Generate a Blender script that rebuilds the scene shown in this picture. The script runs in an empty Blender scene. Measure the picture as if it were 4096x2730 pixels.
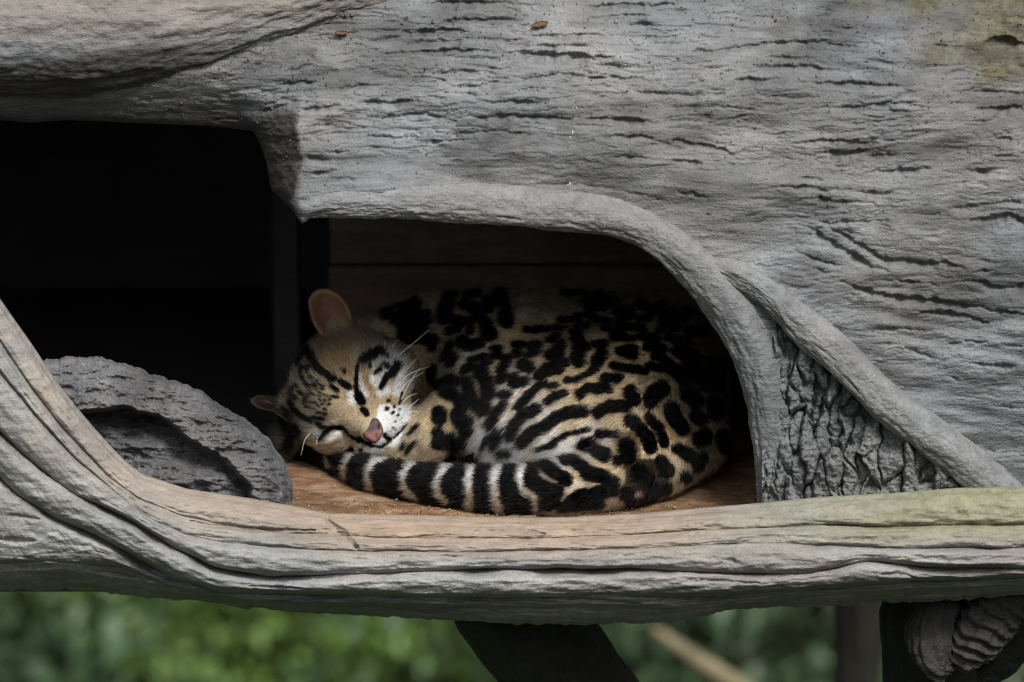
import bpy, math
import numpy as np

# ------------------------------------------------------------------ camera, sky, sun, exposure
PITCH = math.radians(16.0); DIST = 6.0; LENS = 36.0*DIST/1.024
CP, SP = math.cos(PITCH), math.sin(PITCH)
FWD = np.array([0.0, CP, -SP]); UPV = np.array([0.0, SP, CP]); RGT = np.array([1.0, 0.0, 0.0])
CAM = -FWD*DIST
sc = bpy.context.scene
col = sc.collection
cam_d = bpy.data.cameras.new('camera'); cam = bpy.data.objects.new('camera', cam_d); col.objects.link(cam)
cam.location = CAM.tolist(); cam.rotation_euler = (math.pi/2-PITCH, 0, 0)
cam_d.lens = LENS; cam_d.sensor_width = 36.0; cam_d.clip_start = 0.1; cam_d.clip_end = 2000
cam_d.dof.use_dof = True; cam_d.dof.focus_distance = 5.985; cam_d.dof.aperture_fstop = 5.0
cam_d.dof.aperture_blades = 9
sc.camera = cam

SUN_EL, SUN_AZ = math.radians(47), math.radians(158)   # az measured from +Y (into the picture) clockwise
world = bpy.data.worlds.new('World'); sc.world = world; world.use_nodes = True
wn = world.node_tree.nodes; wl = world.node_tree.links
wbg = wn['Background']
sky = wn.new('ShaderNodeTexSky'); sky.sky_type = 'NISHITA'; sky.sun_disc = False
sky.sun_elevation = SUN_EL; sky.sun_rotation = SUN_AZ; sky.air_density = 1.0; sky.dust_density = 2.0
hs = wn.new('ShaderNodeHueSaturation'); hs.inputs['Saturation'].default_value = 0.22
wl.new(sky.outputs[0], hs.inputs['Color']); wl.new(hs.outputs[0], wbg.inputs['Color'])
wbg.inputs['Strength'].default_value = 0.085
sun_d = bpy.data.lights.new('sun', 'SUN'); sun = bpy.data.objects.new('sun', sun_d); col.objects.link(sun)
sun_d.energy = 1.9; sun_d.angle = math.radians(16); sun_d.color = (1.0, 0.975, 0.945)
from mathutils import Vector
sdir = Vector((math.sin(SUN_AZ)*math.cos(SUN_EL), math.cos(SUN_AZ)*math.cos(SUN_EL), math.sin(SUN_EL)))
sun.rotation_euler = sdir.to_track_quat('Z', 'Y').to_euler()
sc.view_settings.view_transform = 'Standard'; sc.view_settings.look = 'None'
sc.view_settings.exposure = 1.1; sc.view_settings.gamma = 1.0
sc.view_settings.use_curve_mapping = False
sc.cycles.use_denoising = True; sc.cycles.denoising_prefilter = 'NONE'; sc.cycles.filter_width = 1.1; sc.cycles.use_adaptive_sampling = False
sc.cycles.max_bounces = 8

# ------------------------------------------------------------------ helpers: pixels, noise, meshes
TANX = 36.0/LENS/1024.0                                 # tangent per picture element of a 1024 wide picture
def P(px, py, Y):
    """point on the ray through (px,py) at depth Y (metres, into the picture)"""
    px, py, Y = np.broadcast_arrays(np.asarray(px, float), np.asarray(py, float), np.asarray(Y, float))
    d = FWD + ((px-512)*TANX)[..., None]*RGT + (-(py-341)*TANX)[..., None]*UPV
    t = (Y-CAM[1])/d[..., 1]
    return CAM + d*t[..., None]
def proj(p):
    q = p-CAM; z = q@FWD
    return 512+(q@RGT)/z/TANX, 341-(q@UPV)/z/TANX
ZF = -0.1724                                            # height of the den's wooden floor
def onfloor(px, py, h):
    """point on the ray that lies h above the den floor"""
    d = FWD + (px-512)*TANX*RGT - (py-341)*TANX*UPV
    return CAM + d*((ZF+h-CAM[2])/d[2])

rng = np.random.default_rng(11)
_perm = rng.permutation(1024).astype(np.int64)
def _h(ix, iy, iz, seed):
    return _perm[(_perm[(_perm[(ix+seed*37) & 1023]+iy) & 1023]+iz) & 1023]
_gr = rng.normal(size=(1024, 3)); _gr /= np.linalg.norm(_gr, axis=1)[:, None]; _gr = _gr.astype(np.float32)
def noise(x, y, z=None, seed=0):
    x = np.asarray(x, np.float32); y = np.asarray(y, np.float32)
    if z is None: z = np.float32(0.37)+0*x
    z = np.asarray(z, np.float32)
    fx, fy, fz = np.floor(x), np.floor(y), np.floor(z)
    ix, iy, iz = fx.astype(np.int64), fy.astype(np.int64), fz.astype(np.int64)
    x, y, z = x-fx, y-fy, z-fz
    u, v, w = (t*t*t*(t*(t*6-15)+10) for t in (x, y, z))
    r = 0
    for dx in (0, 1):
        wx = u if dx else 1-u
        for dy in (0, 1):
            wy = v if dy else 1-v
            for dz in (0, 1):
                wz = w if dz else 1-w
                g = _gr[_h(ix+dx, iy+dy, iz+dz, seed)]
                r = r + wx*wy*wz*(g[..., 0]*(x-dx)+g[..., 1]*(y-dy)+g[..., 2]*(z-dz))
    return r*1.5
def fbm(x, y, z=None, o=4, seed=0, gain=0.5):
    a, f, r = 1.0, 1.0, 0.0
    for k in range(o):
        r = r + a*noise(x*f, y*f, None if z is None else z*f, seed+k*5)
        a *= gain; f *= 2.03
    return r
def sstep(a, b, x):
    t = np.clip((x-a)/(b-a), 0, 1); return t*t*(3-2*t)
def seg_d(x, y, a, b):
    ax, ay = a; bx, by = b
    dx, dy = bx-ax, by-ay
    L = dx*dx+dy*dy
    t = np.clip(((x-ax)*dx+(y-ay)*dy)/L, 0, 1) if L > 1e-9 else 0*x
    return np.hypot(x-ax-t*dx, y-ay-t*dy), t
def poly_sd(x, y, poly):
    """signed distance to a polygon, negative inside"""
    d = np.full(x.shape, 1e9); ins = np.zeros(x.shape, bool)
    n = len(poly)
    for i in range(n):
        a, b = poly[i], poly[(i+1) % n]
        d = np.minimum(d, seg_d(x, y, a, b)[0])
        cond = ((a[1] > y) != (b[1] > y))
        xs = (b[0]-a[0])*(y-a[1])/((b[1]-a[1]) if b[1] != a[1] else 1e-9)+a[0]
        ins ^= cond & (x < xs)
    return np.where(ins, -d, d)
def spline(pts, n):
    """Catmull-Rom through rows of pts, n samples spread by chord length"""
    p = np.asarray(pts, float)
    q = np.vstack([2*p[0]-p[1], p, 2*p[-1]-p[-2]])
    out = []
    for i in range(1, len(q)-2):
        t = np.linspace(0, 1, 24, endpoint=False)[:, None]
        p0, p1, p2, p3 = q[i-1], q[i], q[i+1], q[i+2]
        out.append(0.5*((2*p1)+(-p0+p2)*t+(2*p0-5*p1+4*p2-p3)*t*t+(-p0+3*p1-3*p2+p3)*t**3))
    out = np.vstack(out+[q[-2][None]])
    s = np.r_[0, np.cumsum(np.linalg.norm(np.diff(out[:, :min(3, out.shape[1])], axis=0), axis=1))]
    ss = np.linspace(0, s[-1], n)
    return np.stack([np.interp(ss, s, out[:, k]) for k in range(out.shape[1])], 1)

def mesh_obj(name, V, F, mat, parent=None, attrs=None, smooth=True):
    """one mesh object; V in world space, F an (n,4) or (n,3) array or a list"""
    V = np.asarray(V, np.float64)
    if parent is not None:
        base = np.zeros(3); o = parent
        while o is not None:
            base += np.array(o.location); o = o.parent
        V = V-base
    me = bpy.data.meshes.new(name)
    if isinstance(F, np.ndarray):
        k = F.shape[1]
        me.vertices.add(len(V)); me.vertices.foreach_set('co', V.astype(np.float32).ravel())
        me.loops.add(F.size); me.loops.foreach_set('vertex_index', F.astype(np.int32).ravel())
        me.polygons.add(len(F)); me.polygons.foreach_set('loop_start', np.arange(0, F.size, k, dtype=np.int32))
        me.polygons.foreach_set('loop_total', np.full(len(F), k, np.int32))
        me.update(calc_edges=True); me.validate()
    else:
        me.from_pydata(V.tolist(), [], F); me.update()
    if smooth: me.polygons.foreach_set('use_smooth', np.ones(len(me.polygons), bool))
    for nm, a in (attrs or {}).items():
        at = me.color_attributes.new(nm, 'FLOAT_COLOR', 'POINT')
        c = np.ones((len(V), 4), np.float32); c[:, :a.shape[1]] = a
        at.data.foreach_set('color', c.ravel())
    me.materials.append(mat)
    o = bpy.data.objects.new(name, me); col.objects.link(o)
    if parent is not None: o.parent = parent
    return o
def thing(name, label, cat, loc, group=None):
    o = bpy.data.objects.new(name, None); col.objects.link(o)
    o.location = tuple(float(v) for v in loc); o.empty_display_size = 0.05
    o['label'] = label; o['category'] = cat
    if group: o['group'] = group
    return o
def tag(o, label, cat, group=None):
    o['label'] = label; o['category'] = cat
    if group: o['group'] = group
    return o
def grid_faces(nr, nc, wrap=False, flip=False):
    r = np.arange(nr-1)[:, None]; c = np.arange(nc if wrap else nc-1)[None]
    c2 = (c+1) % nc
    f = np.stack(np.broadcast_arrays(r*nc+c, r*nc+c2, (r+1)*nc+c2, (r+1)*nc+c), -1).reshape(-1, 4)
    return f[:, ::-1].copy() if flip else f
def tube(path, rad, nseg, nlen, disp=None, squash=1.0):
    """swept tube with rounded ends. path rows (x,y,z), rad list; disp(s,theta,P)->radial offset in metres"""
    q = spline(np.c_[np.asarray(path, float), np.asarray(rad, float)], nlen)
    p, r = q[:, :3], q[:, 3].copy()
    s = np.r_[0, np.cumsum(np.linalg.norm(np.diff(p, axis=0), axis=1))]
    for e, rr in ((s, r[0]), (s[-1]-s, r[-1])):         # rounded ends
        k = np.clip(e/(rr*0.8), 0, 1); r *= np.sqrt(np.clip(1-(1-k)**2, 0.0004, 1))
    T = np.gradient(p, axis=0); T /= np.linalg.norm(T, axis=1)[:, None]
    A = np.cross(T, FWD[None]); A /= np.linalg.norm(A, axis=1)[:, None]   # across, in the picture plane
    B = np.cross(A, T)
    th = np.linspace(0, 2*math.pi, nseg, endpoint=False)
    dirs = A[:, None]*np.cos(th)[None, :, None]+B[:, None]*(np.sin(th)*squash)[None, :, None]
    V = p[:, None]+dirs*r[:, None, None]
    if disp is not None:
        S, TH = np.meshgrid(s, th, indexing='ij')
        V = V+dirs*disp(S, TH, V)[..., None]*np.clip(r/r.max()*1.5, 0, 1)[:, None, None]
    F = grid_faces(nlen, nseg, wrap=True)
    return V.reshape(-1, 3), F, (V, s)

# ------------------------------------------------------------------ materials
def nodes(m):
    m.use_nodes = True; return m.node_tree.nodes, m.node_tree.links, m.node_tree.nodes['Principled BSDF']
def N(nt, typ, **kw):
    n = nt.new(typ)
    for k, v in kw.items():
        if k in n.inputs: n.inputs[k].default_value = v
        else: setattr(n, k, v)
    return n
def ramp(nt, stops):
    r = nt.new('ShaderNodeValToRGB'); e = r.color_ramp.elements
    while len(e) < len(stops): e.new(0.5)
    for k, (p, c) in enumerate(stops):
        e[k].position = p; e[k].color = (*c, 1) if len(c) == 3 else c
    return r
def mixc(nt, lk, fac, a, b, mode='MIX'):
    m = nt.new('ShaderNodeMix'); m.data_type = 'RGBA'; m.blend_type = mode
    for sock, v in ((m.inputs[0], fac), (m.inputs[6], a), (m.inputs[7], b)):
        if hasattr(v, 'links') or hasattr(v, 'is_linked'): lk.new(v, sock)
        elif isinstance(v, (int, float)): sock.default_value = v
        else: sock.default_value = (*v, 1)
    return m.outputs[2]
def concrete(name, base=(0.172, 0.175, 0.178), vary=0.48, lich=((0.04, 0.028, 0.006), (0.085, 0.072, 0.026), (0.14, 0.135, 0.08)), warm=(0.235, 0.20, 0.165), rough=0.85, bump=0.5, zone=True, grain=(1, 1, 1), streak=(30, 80, 130)):
    """weathered painted concrete: mottled grey, ochre tint and lichen where the 'zone' attribute says so, fine grit"""
    m = bpy.data.materials.new(name); nt, lk, b = nodes(m)
    tc = N(nt, 'ShaderNodeTexCoord')
    mp = N(nt, 'ShaderNodeMapping'); mp.inputs['Scale'].default_value = grain; lk.new(tc.outputs['Object'], mp.inputs[0])
    n1 = N(nt, 'ShaderNodeTexNoise', Scale=9.0, Detail=6.0, Roughness=0.62, Distortion=0.6); lk.new(mp.outputs[0], n1.inputs[0])
    n2 = N(nt, 'ShaderNodeTexNoise', Scale=60.0, Detail=5.0, Roughness=0.65); lk.new(mp.outputs[0], n2.inputs[0])
    n3 = N(nt, 'ShaderNodeTexNoise', Scale=420.0, Detail=3.0, Roughness=0.7); lk.new(tc.outputs['Object'], n3.inputs[0])
    r1 = ramp(nt, [(0.28, tuple(c*(1-vary*1.3) for c in base)), (0.5, base), (0.72, tuple(c*(1+vary) for c in base))]); lk.new(n1.outputs[0], r1.inputs[0])
    c = mixc(nt, lk, 0.55, r1.outputs[0], n2.outputs[0], 'OVERLAY')
    r3 = ramp(nt, [(0.33, (0.55, 0.55, 0.55)), (0.5, (1, 1, 1)), (0.7, (1.12, 1.1, 1.08))]); lk.new(n3.outputs[0], r3.inputs[0])
    c = mixc(nt, lk, 0.55, c, r3.outputs[0], 'MULTIPLY')
    # pinkish / bluish drift
    n4 = N(nt, 'ShaderNodeTexNoise', Scale=5.0, Detail=3.0); lk.new(tc.outputs['Object'], n4.inputs[0])
    r4 = ramp(nt, [(0.35, (0.92, 1.0, 1.06)), (0.65, (1.07, 1.0, 0.94))]); lk.new(n4.outputs[0], r4.inputs[0])
    c = mixc(nt, lk, 0.7, c, r4.outputs[0], 'MULTIPLY')
    if zone:
        at = N(nt, 'ShaderNodeVertexColor', layer_name='zone'); sp = N(nt, 'ShaderNodeSeparateColor'); lk.new(at.outputs[0], sp.inputs[0])
        def gate(ch, noise_out, lo, hi):
            add = N(nt, 'ShaderNodeMath', operation='ADD'); lk.new(sp.outputs[ch], add.inputs[0]); lk.new(noise_out, add.inputs[1])
            mr = N(nt, 'ShaderNodeMapRange'); mr.inputs['From Min'].default_value = lo; mr.inputs['From Max'].default_value = hi
            lk.new(add.outputs[0], mr.inputs[0])
            mul = N(nt, 'ShaderNodeMath', operation='MULTIPLY'); lk.new(mr.outputs[0], mul.inputs[0])
            sm = N(nt, 'ShaderNodeMapRange'); sm.inputs['From Max'].default_value = 0.45; lk.new(sp.outputs[ch], sm.inputs[0])
            lk.new(sm.outputs[0], mul.inputs[1]); return mul.outputs[0]
        g1 = gate(1, n1.outputs[0], 0.75, 1.45)                 # ochre dust
        wc = mixc(nt, lk, 0.5, warm, n2.outputs[0], 'OVERLAY')
        c = mixc(nt, lk, g1, c, wc)
        n5 = N(nt, 'ShaderNodeTexNoise', Scale=34.0, Detail=6.0, Roughness=0.75); lk.new(mp.outputs[0], n5.inputs[0])
        g0 = gate(0, n5.outputs[0], 0.66, 1.75)                 # green-yellow lichen
        n6 = N(nt, 'ShaderNodeTexNoise', Scale=90.0, Detail=4.0, Roughness=0.7); lk.new(tc.outputs['Object'], n6.inputs[0])
        lr = ramp(nt, [(0.36, lich[0]), (0.5, lich[1]), (0.68, lich[2])]); lk.new(n6.outputs[0], lr.inputs[0])
        c = mixc(nt, lk, g0, c, lr.outputs[0])
        g2 = gate(2, n5.outputs[0], 0.62, 1.25)                 # dark tone: weather stains, bare jamb, lower hump, shade painted under the branch
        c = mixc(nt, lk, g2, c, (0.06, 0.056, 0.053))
    lk.new(c, b.inputs['Base Color']); b.inputs['Roughness'].default_value = rough
    b.inputs['Specular IOR Level'].default_value = 0.25
    ad = N(nt, 'ShaderNodeMath', operation='ADD'); lk.new(n2.outputs[0], ad.inputs[0])
    mu = N(nt, 'ShaderNodeMath', operation='MULTIPLY'); mu.inputs[1].default_value = 0.45; lk.new(n3.outputs[0], mu.inputs[0]); lk.new(mu.outputs[0], ad.inputs[1])
    mg_ = N(nt, 'ShaderNodeMapping'); mg_.inputs['Scale'].default_value = streak; lk.new(tc.outputs['Object'], mg_.inputs[0])
    n7 = N(nt, 'ShaderNodeTexNoise', Scale=1.0, Detail=4.0, Roughness=0.65, Distortion=0.4); lk.new(mg_.outputs[0], n7.inputs[0])
    m7 = N(nt, 'ShaderNodeMath', operation='MULTIPLY_ADD'); m7.inputs[1].default_value = 0.9; lk.new(n7.outputs[0], m7.inputs[0]); lk.new(ad.outputs[0], m7.inputs[2])
    bp = N(nt, 'ShaderNodeBump', Strength=bump, Distance=0.005); lk.new(m7.outputs[0], bp.inputs['Height']); lk.new(bp.outputs[0], b.inputs['Normal'])
    return m
M_SHELL = concrete('weathered_grey_concrete', bump=0.8, grain=(0.55, 1, 1.6))
M_RIM = concrete('smooth_grey_concrete', base=(0.205, 0.206, 0.204), vary=0.28, bump=0.7)
M_SILL = concrete('pale_weathered_root', base=(0.25, 0.245, 0.235), vary=0.27, warm=(0.31, 0.235, 0.175), lich=((0.17, 0.165, 0.08), (0.235, 0.235, 0.125), (0.28, 0.28, 0.18)), bump=0.55, grain=(0.35, 1, 2.2))
M_HUMP = concrete('rough_dark_concrete', base=(0.145, 0.14, 0.141), vary=0.45, bump=0.9)
M_PANEL = concrete('chiselled_concrete', base=(0.19, 0.193, 0.190), vary=0.3, bump=0.9)
M_DARK = concrete('shade_dark_trunk', base=(0.03, 0.029, 0.026), vary=0.35, bump=0.8, zone=False, rough=0.7)  # shade under the log put into a near-black base colour
M_KNOT = concrete('dark_grey_knot', base=(0.075, 0.07, 0.068), vary=0.4, bump=0.9, zone=False)
def woodmat(name, c0, c1, c2, scale=(1, 14, 6), rough=0.6, bump=0.3):
    m = bpy.data.materials.new(name); nt, lk, b = nodes(m)
    tc = N(nt, 'ShaderNodeTexCoord'); mp = N(nt, 'ShaderNodeMapping'); mp.inputs['Scale'].default_value = scale
    lk.new(tc.outputs['Object'], mp.inputs[0])
    n1 = N(nt, 'ShaderNodeTexNoise', Scale=7.0, Detail=7.0, Roughness=0.65, Distortion=1.2); lk.new(mp.outputs[0], n1.inputs[0])
    n2 = N(nt, 'ShaderNodeTexNoise', Scale=90.0, Detail=4.0, Roughness=0.7); lk.new(mp.outputs[0], n2.inputs[0])
    n3 = N(nt, 'ShaderNodeTexNoise', Scale=14.0, Detail=4.0); lk.new(tc.outputs['Object'], n3.inputs[0])
    r = ramp(nt, [(0.3, c0), (0.5, c1), (0.68, c2)]); lk.new(n1.outputs[0], r.inputs[0])
    c = mixc(nt, lk, 0.85, r.outputs[0], n2.outputs[0], 'OVERLAY')
    c = mixc(nt, lk, 0.6, c, n3.outputs[0], 'OVERLAY')
    lk.new(c, b.inputs['Base Color']); b.inputs['Roughness'].default_value = rough
    bp = N(nt, 'ShaderNodeBump', Strength=bump, Distance=0.003); lk.new(n2.outputs[0], bp.inputs['Height']); lk.new(bp.outputs[0], b.inputs['Normal'])
    return m
M_FLOOR = woodmat('worn_brown_floorboard', (0.10, 0.05, 0.02), (0.27, 0.15, 0.075), (0.42, 0.31, 0.20), scale=(5, 9, 5), rough=0.6, bump=0.9)
M_BOARD = woodmat('brown_board', (0.095, 0.06, 0.045), (0.135, 0.09, 0.07), (0.175, 0.125, 0.10))
M_SHADE = woodmat('shade_dark_board', (0.022, 0.022, 0.022), (0.032, 0.032, 0.032), (0.045, 0.044, 0.042))  # near-black boards: the unlit den's darkness put into their colour
def plain(name, c, rough=0.6, spec=0.4, vary=0.3, scale=40):
    m = bpy.data.materials.new(name); nt, lk, b = nodes(m)
    tc = N(nt, 'ShaderNodeTexCoord'); n1 = N(nt, 'ShaderNodeTexNoise', Scale=scale, Detail=4.0); lk.new(tc.outputs['Object'], n1.inputs[0])
    r = ramp(nt, [(0.3, tuple(v*(1-vary) for v in c)), (0.7, tuple(min(1, v*(1+vary)) for v in c))]); lk.new(n1.outputs[0], r.inputs[0])
    lk.new(r.outputs[0], b.inputs['Base Color']); b.inputs['Roughness'].default_value = rough; b.inputs['Specular IOR Level'].default_value = spec
    return m
def attrmat(name, layer, rough=0.7, spec=0.3, sss=0.0):
    m = bpy.data.materials.new(name); nt, lk, b = nodes(m)
    at = N(nt, 'ShaderNodeVertexColor', layer_name=layer); lk.new(at.outputs[0], b.inputs['Base Color'])
    n1 = N(nt, 'ShaderNodeTexNoise', Scale=500.0, Detail=3.0); bp = N(nt, 'ShaderNodeBump', Strength=0.25, Distance=0.001)
    tc = N(nt, 'ShaderNodeTexCoord'); lk.new(tc.outputs['Object'], n1.inputs[0]); lk.new(n1.outputs[0], bp.inputs['Height']); lk.new(bp.outputs[0], b.inputs['Normal'])
    b.inputs['Roughness'].default_value = rough; b.inputs['Specular IOR Level'].default_value = spec
    if sss: b.inputs['Subsurface Weight'].default_value = sss; b.inputs['Subsurface Scale'].default_value = 0.004
    return m

# ------------------------------------------------------------------ the hollow log: cracks digitised on the photograph's front face
def fr(ox, oy, s, items):
    return [([(ox+x*s, oy+y*s) for x, y in pts], r*s) for pts, r in items]
K = 0.14875
CRACKS = fr(325, 0, K, [
 ([(680,30),(760,20),(900,15),(1100,20),(1250,15)],12),([(1740,40),(1850,45),(2000,30),(2150,35),(2340,25)],14),
 ([(870,130),(1000,135),(1150,135),(1320,140)],13),([(1760,120),(1900,110),(2060,100),(2190,103)],7),
 ([(540,215),(650,210),(780,200),(960,205)],14),([(760,160),(880,150),(970,165)],7),([(980,180),(1150,185),(1370,175)],6),
 ([(1400,240),(1550,240),(1750,235),(1920,240)],8),([(2040,170),(2130,160),(2220,170)],12),([(550,290),(700,275),(850,270),(960,265)],8),
 ([(580,350),(720,350),(860,330),(940,340),(1080,340)],12),([(370,360),(470,355),(580,355)],8),([(1100,265),(1200,272),(1340,270)],6),
 ([(1350,305),(1500,310),(1650,305),(1800,315)],8),([(1250,350),(1380,360),(1500,370),(1650,375),(1780,385),(1920,385)],16),
 ([(860,390),(1000,392),(1150,388),(1240,370)],7),([(1800,435),(1950,440),(2130,455)],7),([(580,495),(720,492),(880,488),(1000,482),(1110,480)],9),
 ([(900,580),(1030,575),(1130,555),(1250,555)],8),([(1290,530),(1450,522),(1560,495),(1700,508),(1830,520),(1980,530),(2140,525)],8),
 ([(660,550),(780,540),(870,580)],7),([(220,690),(350,690),(480,690),(620,675)],14),([(1120,690),(1250,680),(1380,690),(1490,680)],11),
 ([(2040,605),(2150,620),(2240,630),(2353,625)],11),([(290,790),(420,785),(540,775),(680,760),(760,790),(880,810)],11),
 ([(970,780),(1080,790),(1250,780),(1400,790),(1520,790),(1650,800)],11),([(1780,800),(1950,805),(2080,810),(2230,825)],13),
 ([(220,930),(340,910),(500,925),(640,915)],8),([(630,965),(760,945),(900,945),(1010,935)],8),([(860,905),(1000,890),(1150,880),(1300,900),(1520,915)],8),
 ([(1860,915),(2000,920),(2150,915),(2300,965)],10),([(1940,1045),(2050,1055),(2180,1065)],8),([(0,600),(120,595),(290,560)],6),([(0,715),(100,710)],10),
 ([(20,385),(150,360),(230,340)],5),([(0,835),(130,820)],5),([(0,1020),(150,1020)],8),
 ([(1410,1235),(1550,1240),(1700,1235),(1850,1250),(2000,1280),(2150,1310),(2260,1345)],6)])
CRACKS += fr(674, 0, K, [
 ([(120,345),(250,345),(400,325),(560,305),(700,285),(850,290),(980,285),(1120,305),(1290,320)],13),([(610,385),(730,385),(840,390)],8),
 ([(560,450),(700,450),(850,445),(1000,460),(1170,490)],13),([(420,535),(560,535),(700,530)],11),
 ([(830,540),(960,560),(1100,560),(1250,560),(1380,575),(1490,580)],12),([(0,625),(130,640),(220,630),(340,630)],9),
 ([(660,645),(780,660),(900,655),(1010,645)],7),([(140,715),(280,715),(430,720),(580,745)],6),
 ([(920,735),(1080,715),(1200,730),(1330,700),(1500,695),(1600,690)],9),([(1080,835),(1200,830),(1340,825),(1460,800),(1650,785)],7),
 ([(1870,610),(2050,615),(2200,620),(2353,630)],10),([(2040,730),(2180,735),(2340,715)],13),
 ([(0,940),(120,960),(230,980),(340,1010),(400,1050)],14),([(820,960),(960,950),(1080,945),(1250,960),(1380,960)],12),
 ([(950,1035),(1060,1020),(1160,1030),(1290,1010)],14),([(1280,1050),(1400,1040),(1500,1040)],8),([(1340,1150),(1480,1150),(1620,1140),(1720,1130)],13),
 ([(1950,1145),(2080,1145),(2230,1135)],8),([(660,1140),(780,1105)],5),([(820,1190),(920,1200),(1000,1210)],6),
 ([(720,1255),(850,1260),(980,1270),(1130,1275)],9),([(1150,1275),(1290,1295),(1400,1300),(1500,1305)],10),
 ([(840,1340),(950,1330),(1060,1350),(1200,1355),(1340,1360)],12),([(500,1335),(700,1345)],5),([(1000,1490),(1060,1510),(1150,1490),(1280,1485),(1430,1480)],10),
 ([(1850,1400),(2030,1390)],8),([(2000,1480),(2150,1470),(2250,1440),(2340,1490)],18),([(1600,1440),(1870,1440)],5),([(2070,1375),(2230,1355),(2353,1365)],9),
 ([(2160,930),(2280,930)],10),([(2160,1045),(2280,1045)],7),([(0,1075),(80,1085),(180,1100)],10),([(30,1290),(130,1300),(220,1330)],8),
 ([(0,70),(100,70)],7),([(0,205),(100,208)],6),([(170,160),(350,175),(500,190)],6),([(700,115),(810,115)],5),([(1050,175),(1180,190)],7),
 ([(950,230),(1080,240)],6),([(1750,300),(1850,305)],8),([(2100,280),(2200,275),(2353,300)],22)])
CRACKS += fr(674, 225, K, [
 ([(900,10),(1000,80),(1120,150),(1220,210),(1330,280),(1440,300)],15),([(1040,10),(1160,80),(1270,140),(1400,230),(1560,240),(1700,260),(1850,260),(1980,300)],14),
 ([(1980,300),(2150,310)],8),([(1310,375),(1500,370),(1650,385),(1800,405)],7),
 ([(1130,380),(1250,430),(1360,460),(1500,485),(1650,500),(1800,510),(1950,540),(2080,545)],14),([(1160,470),(1300,465)],6),
 ([(1650,590),(1800,590),(1980,615),(2100,650)],11),([(1900,380),(2050,380),(2130,415),(2280,420),(2353,400)],14),([(2050,560),(2200,580),(2353,600)],7),
 ([(1300,715),(1430,690),(1560,690),(1730,715)],9),([(1370,805),(1500,800)],5),([(1560,830),(1680,870),(1780,900)],8),([(1750,800),(1950,800)],6),
 ([(1930,770),(2100,790)],6),([(2200,800),(2353,815)],9),([(1990,930),(2150,940),(2300,945)],10),([(2130,1215),(2353,1230)],6),
 ([(920,280),(1050,330)],7),([(820,180),(950,230),(1130,280)],9)])
CRACKS += fr(0, 0, K, [
 ([(1850,560),(2000,555),(2080,555)],9),([(1740,760),(1850,720),(1960,700)],9),([(1780,700),(1900,670),(2050,680)],9),([(2050,730),(2280,710)],9),
 ([(2060,850),(2350,830)],7),([(2060,1050),(2200,1070)],15),([(2100,1170),(2250,1150)],9),([(1910,490),(2080,440)],6),([(1700,430),(1800,420)],5)])
def carve(px, py, cracks, depth_per_r=2.1, jag=1.0):
    """depth in mm of gouges at (px,py)"""
    out = np.zeros(px.shape)
    wx = px+1.6*jag*noise(px/9, py/5, seed=3)+0.8*jag*noise(px/3.2, py/2.6, seed=4)
    wy = py+1.7*jag*noise(px/8, py/6, seed=7)+1.1*jag*noise(px/3.0, py/2.4, seed=9)
    x_ax, y_ax = px[0], py[:, 0]
    for pts, r in cracks:
        q = np.array(pts); m = r*3+6
        i0, i1 = np.searchsorted(y_ax, [q[:, 1].min()-m, q[:, 1].max()+m]); j0, j1 = np.searchsorted(x_ax, [q[:, 0].min()-m, q[:, 0].max()+m])
        if i1 <= i0 or j1 <= j0: continue
        X, Y = wx[i0:i1, j0:j1], wy[i0:i1, j0:j1]
        best = np.zeros(X.shape); n = len(pts)-1
        for k in range(n):
            d, t = seg_d(X, Y, pts[k], pts[k+1])
            u = (k+t)/n
            w = r*(0.35+0.85*np.sin(math.pi*np.clip(u, 0.04, 0.96))**0.7)*(0.75+0.9*np.clip(noise(X/11, Y/30, seed=5)+0.25, 0, 1))
            below = (Y-(pts[k][1]+t*(pts[k+1][1]-pts[k][1]))) > 0
            ww = np.where(below, w*1.9, w*0.85)                # steep upper wall, sloping lower wall
            best = np.maximum(best, np.clip(1-d/ww, 0, 1)**0.75*w*depth_per_r+0.35*w*np.exp(-(d/(w*2.6))**2))
            best = np.maximum(best, 0)
            lipm = np.exp(-((Y-(pts[k][1]+t*(pts[k+1][1]-pts[k][1]))-w*2.0)/(w*0.8+0.3))**2)*np.exp(-(d/(w*3))**2)
            out[i0:i1, j0:j1] -= 0.22*w*lipm
        out[i0:i1, j0:j1] = np.maximum(out[i0:i1, j0:j1], best)
    return out
rc = np.random.default_rng(5)
SMALL = []
for _ in range(420):                                            # short shallow scratches between the digitised gouges
    x, y = rc.uniform(260, 1200), rc.uniform(-120, 470)
    sl = 0.0 if y < 200 else 0.16
    sl += rc.normal()*0.06 + (0.05 if x > 800 else -0.03)
    L = rc.uniform(6, 26); SMALL.append(([(x, y), (x+L*0.5, y+sl*L*0.5+rc.normal()*0.8), (x+L, y+sl*L)], rc.uniform(0.35, 0.95)))
for _ in range(160):                                            # coarse gouges beyond the frame
    x, y = rc.uniform(-260, 1300), rc.uniform(-260, 480)
    if 0 < x < 1024 and y > -5: continue
    L = rc.uniform(18, 55); SMALL.append(([(x, y), (x+L*0.5, y+rc.normal()*2), (x+L, y+rc.normal()*2)], rc.uniform(0.9, 2.0)))

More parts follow.
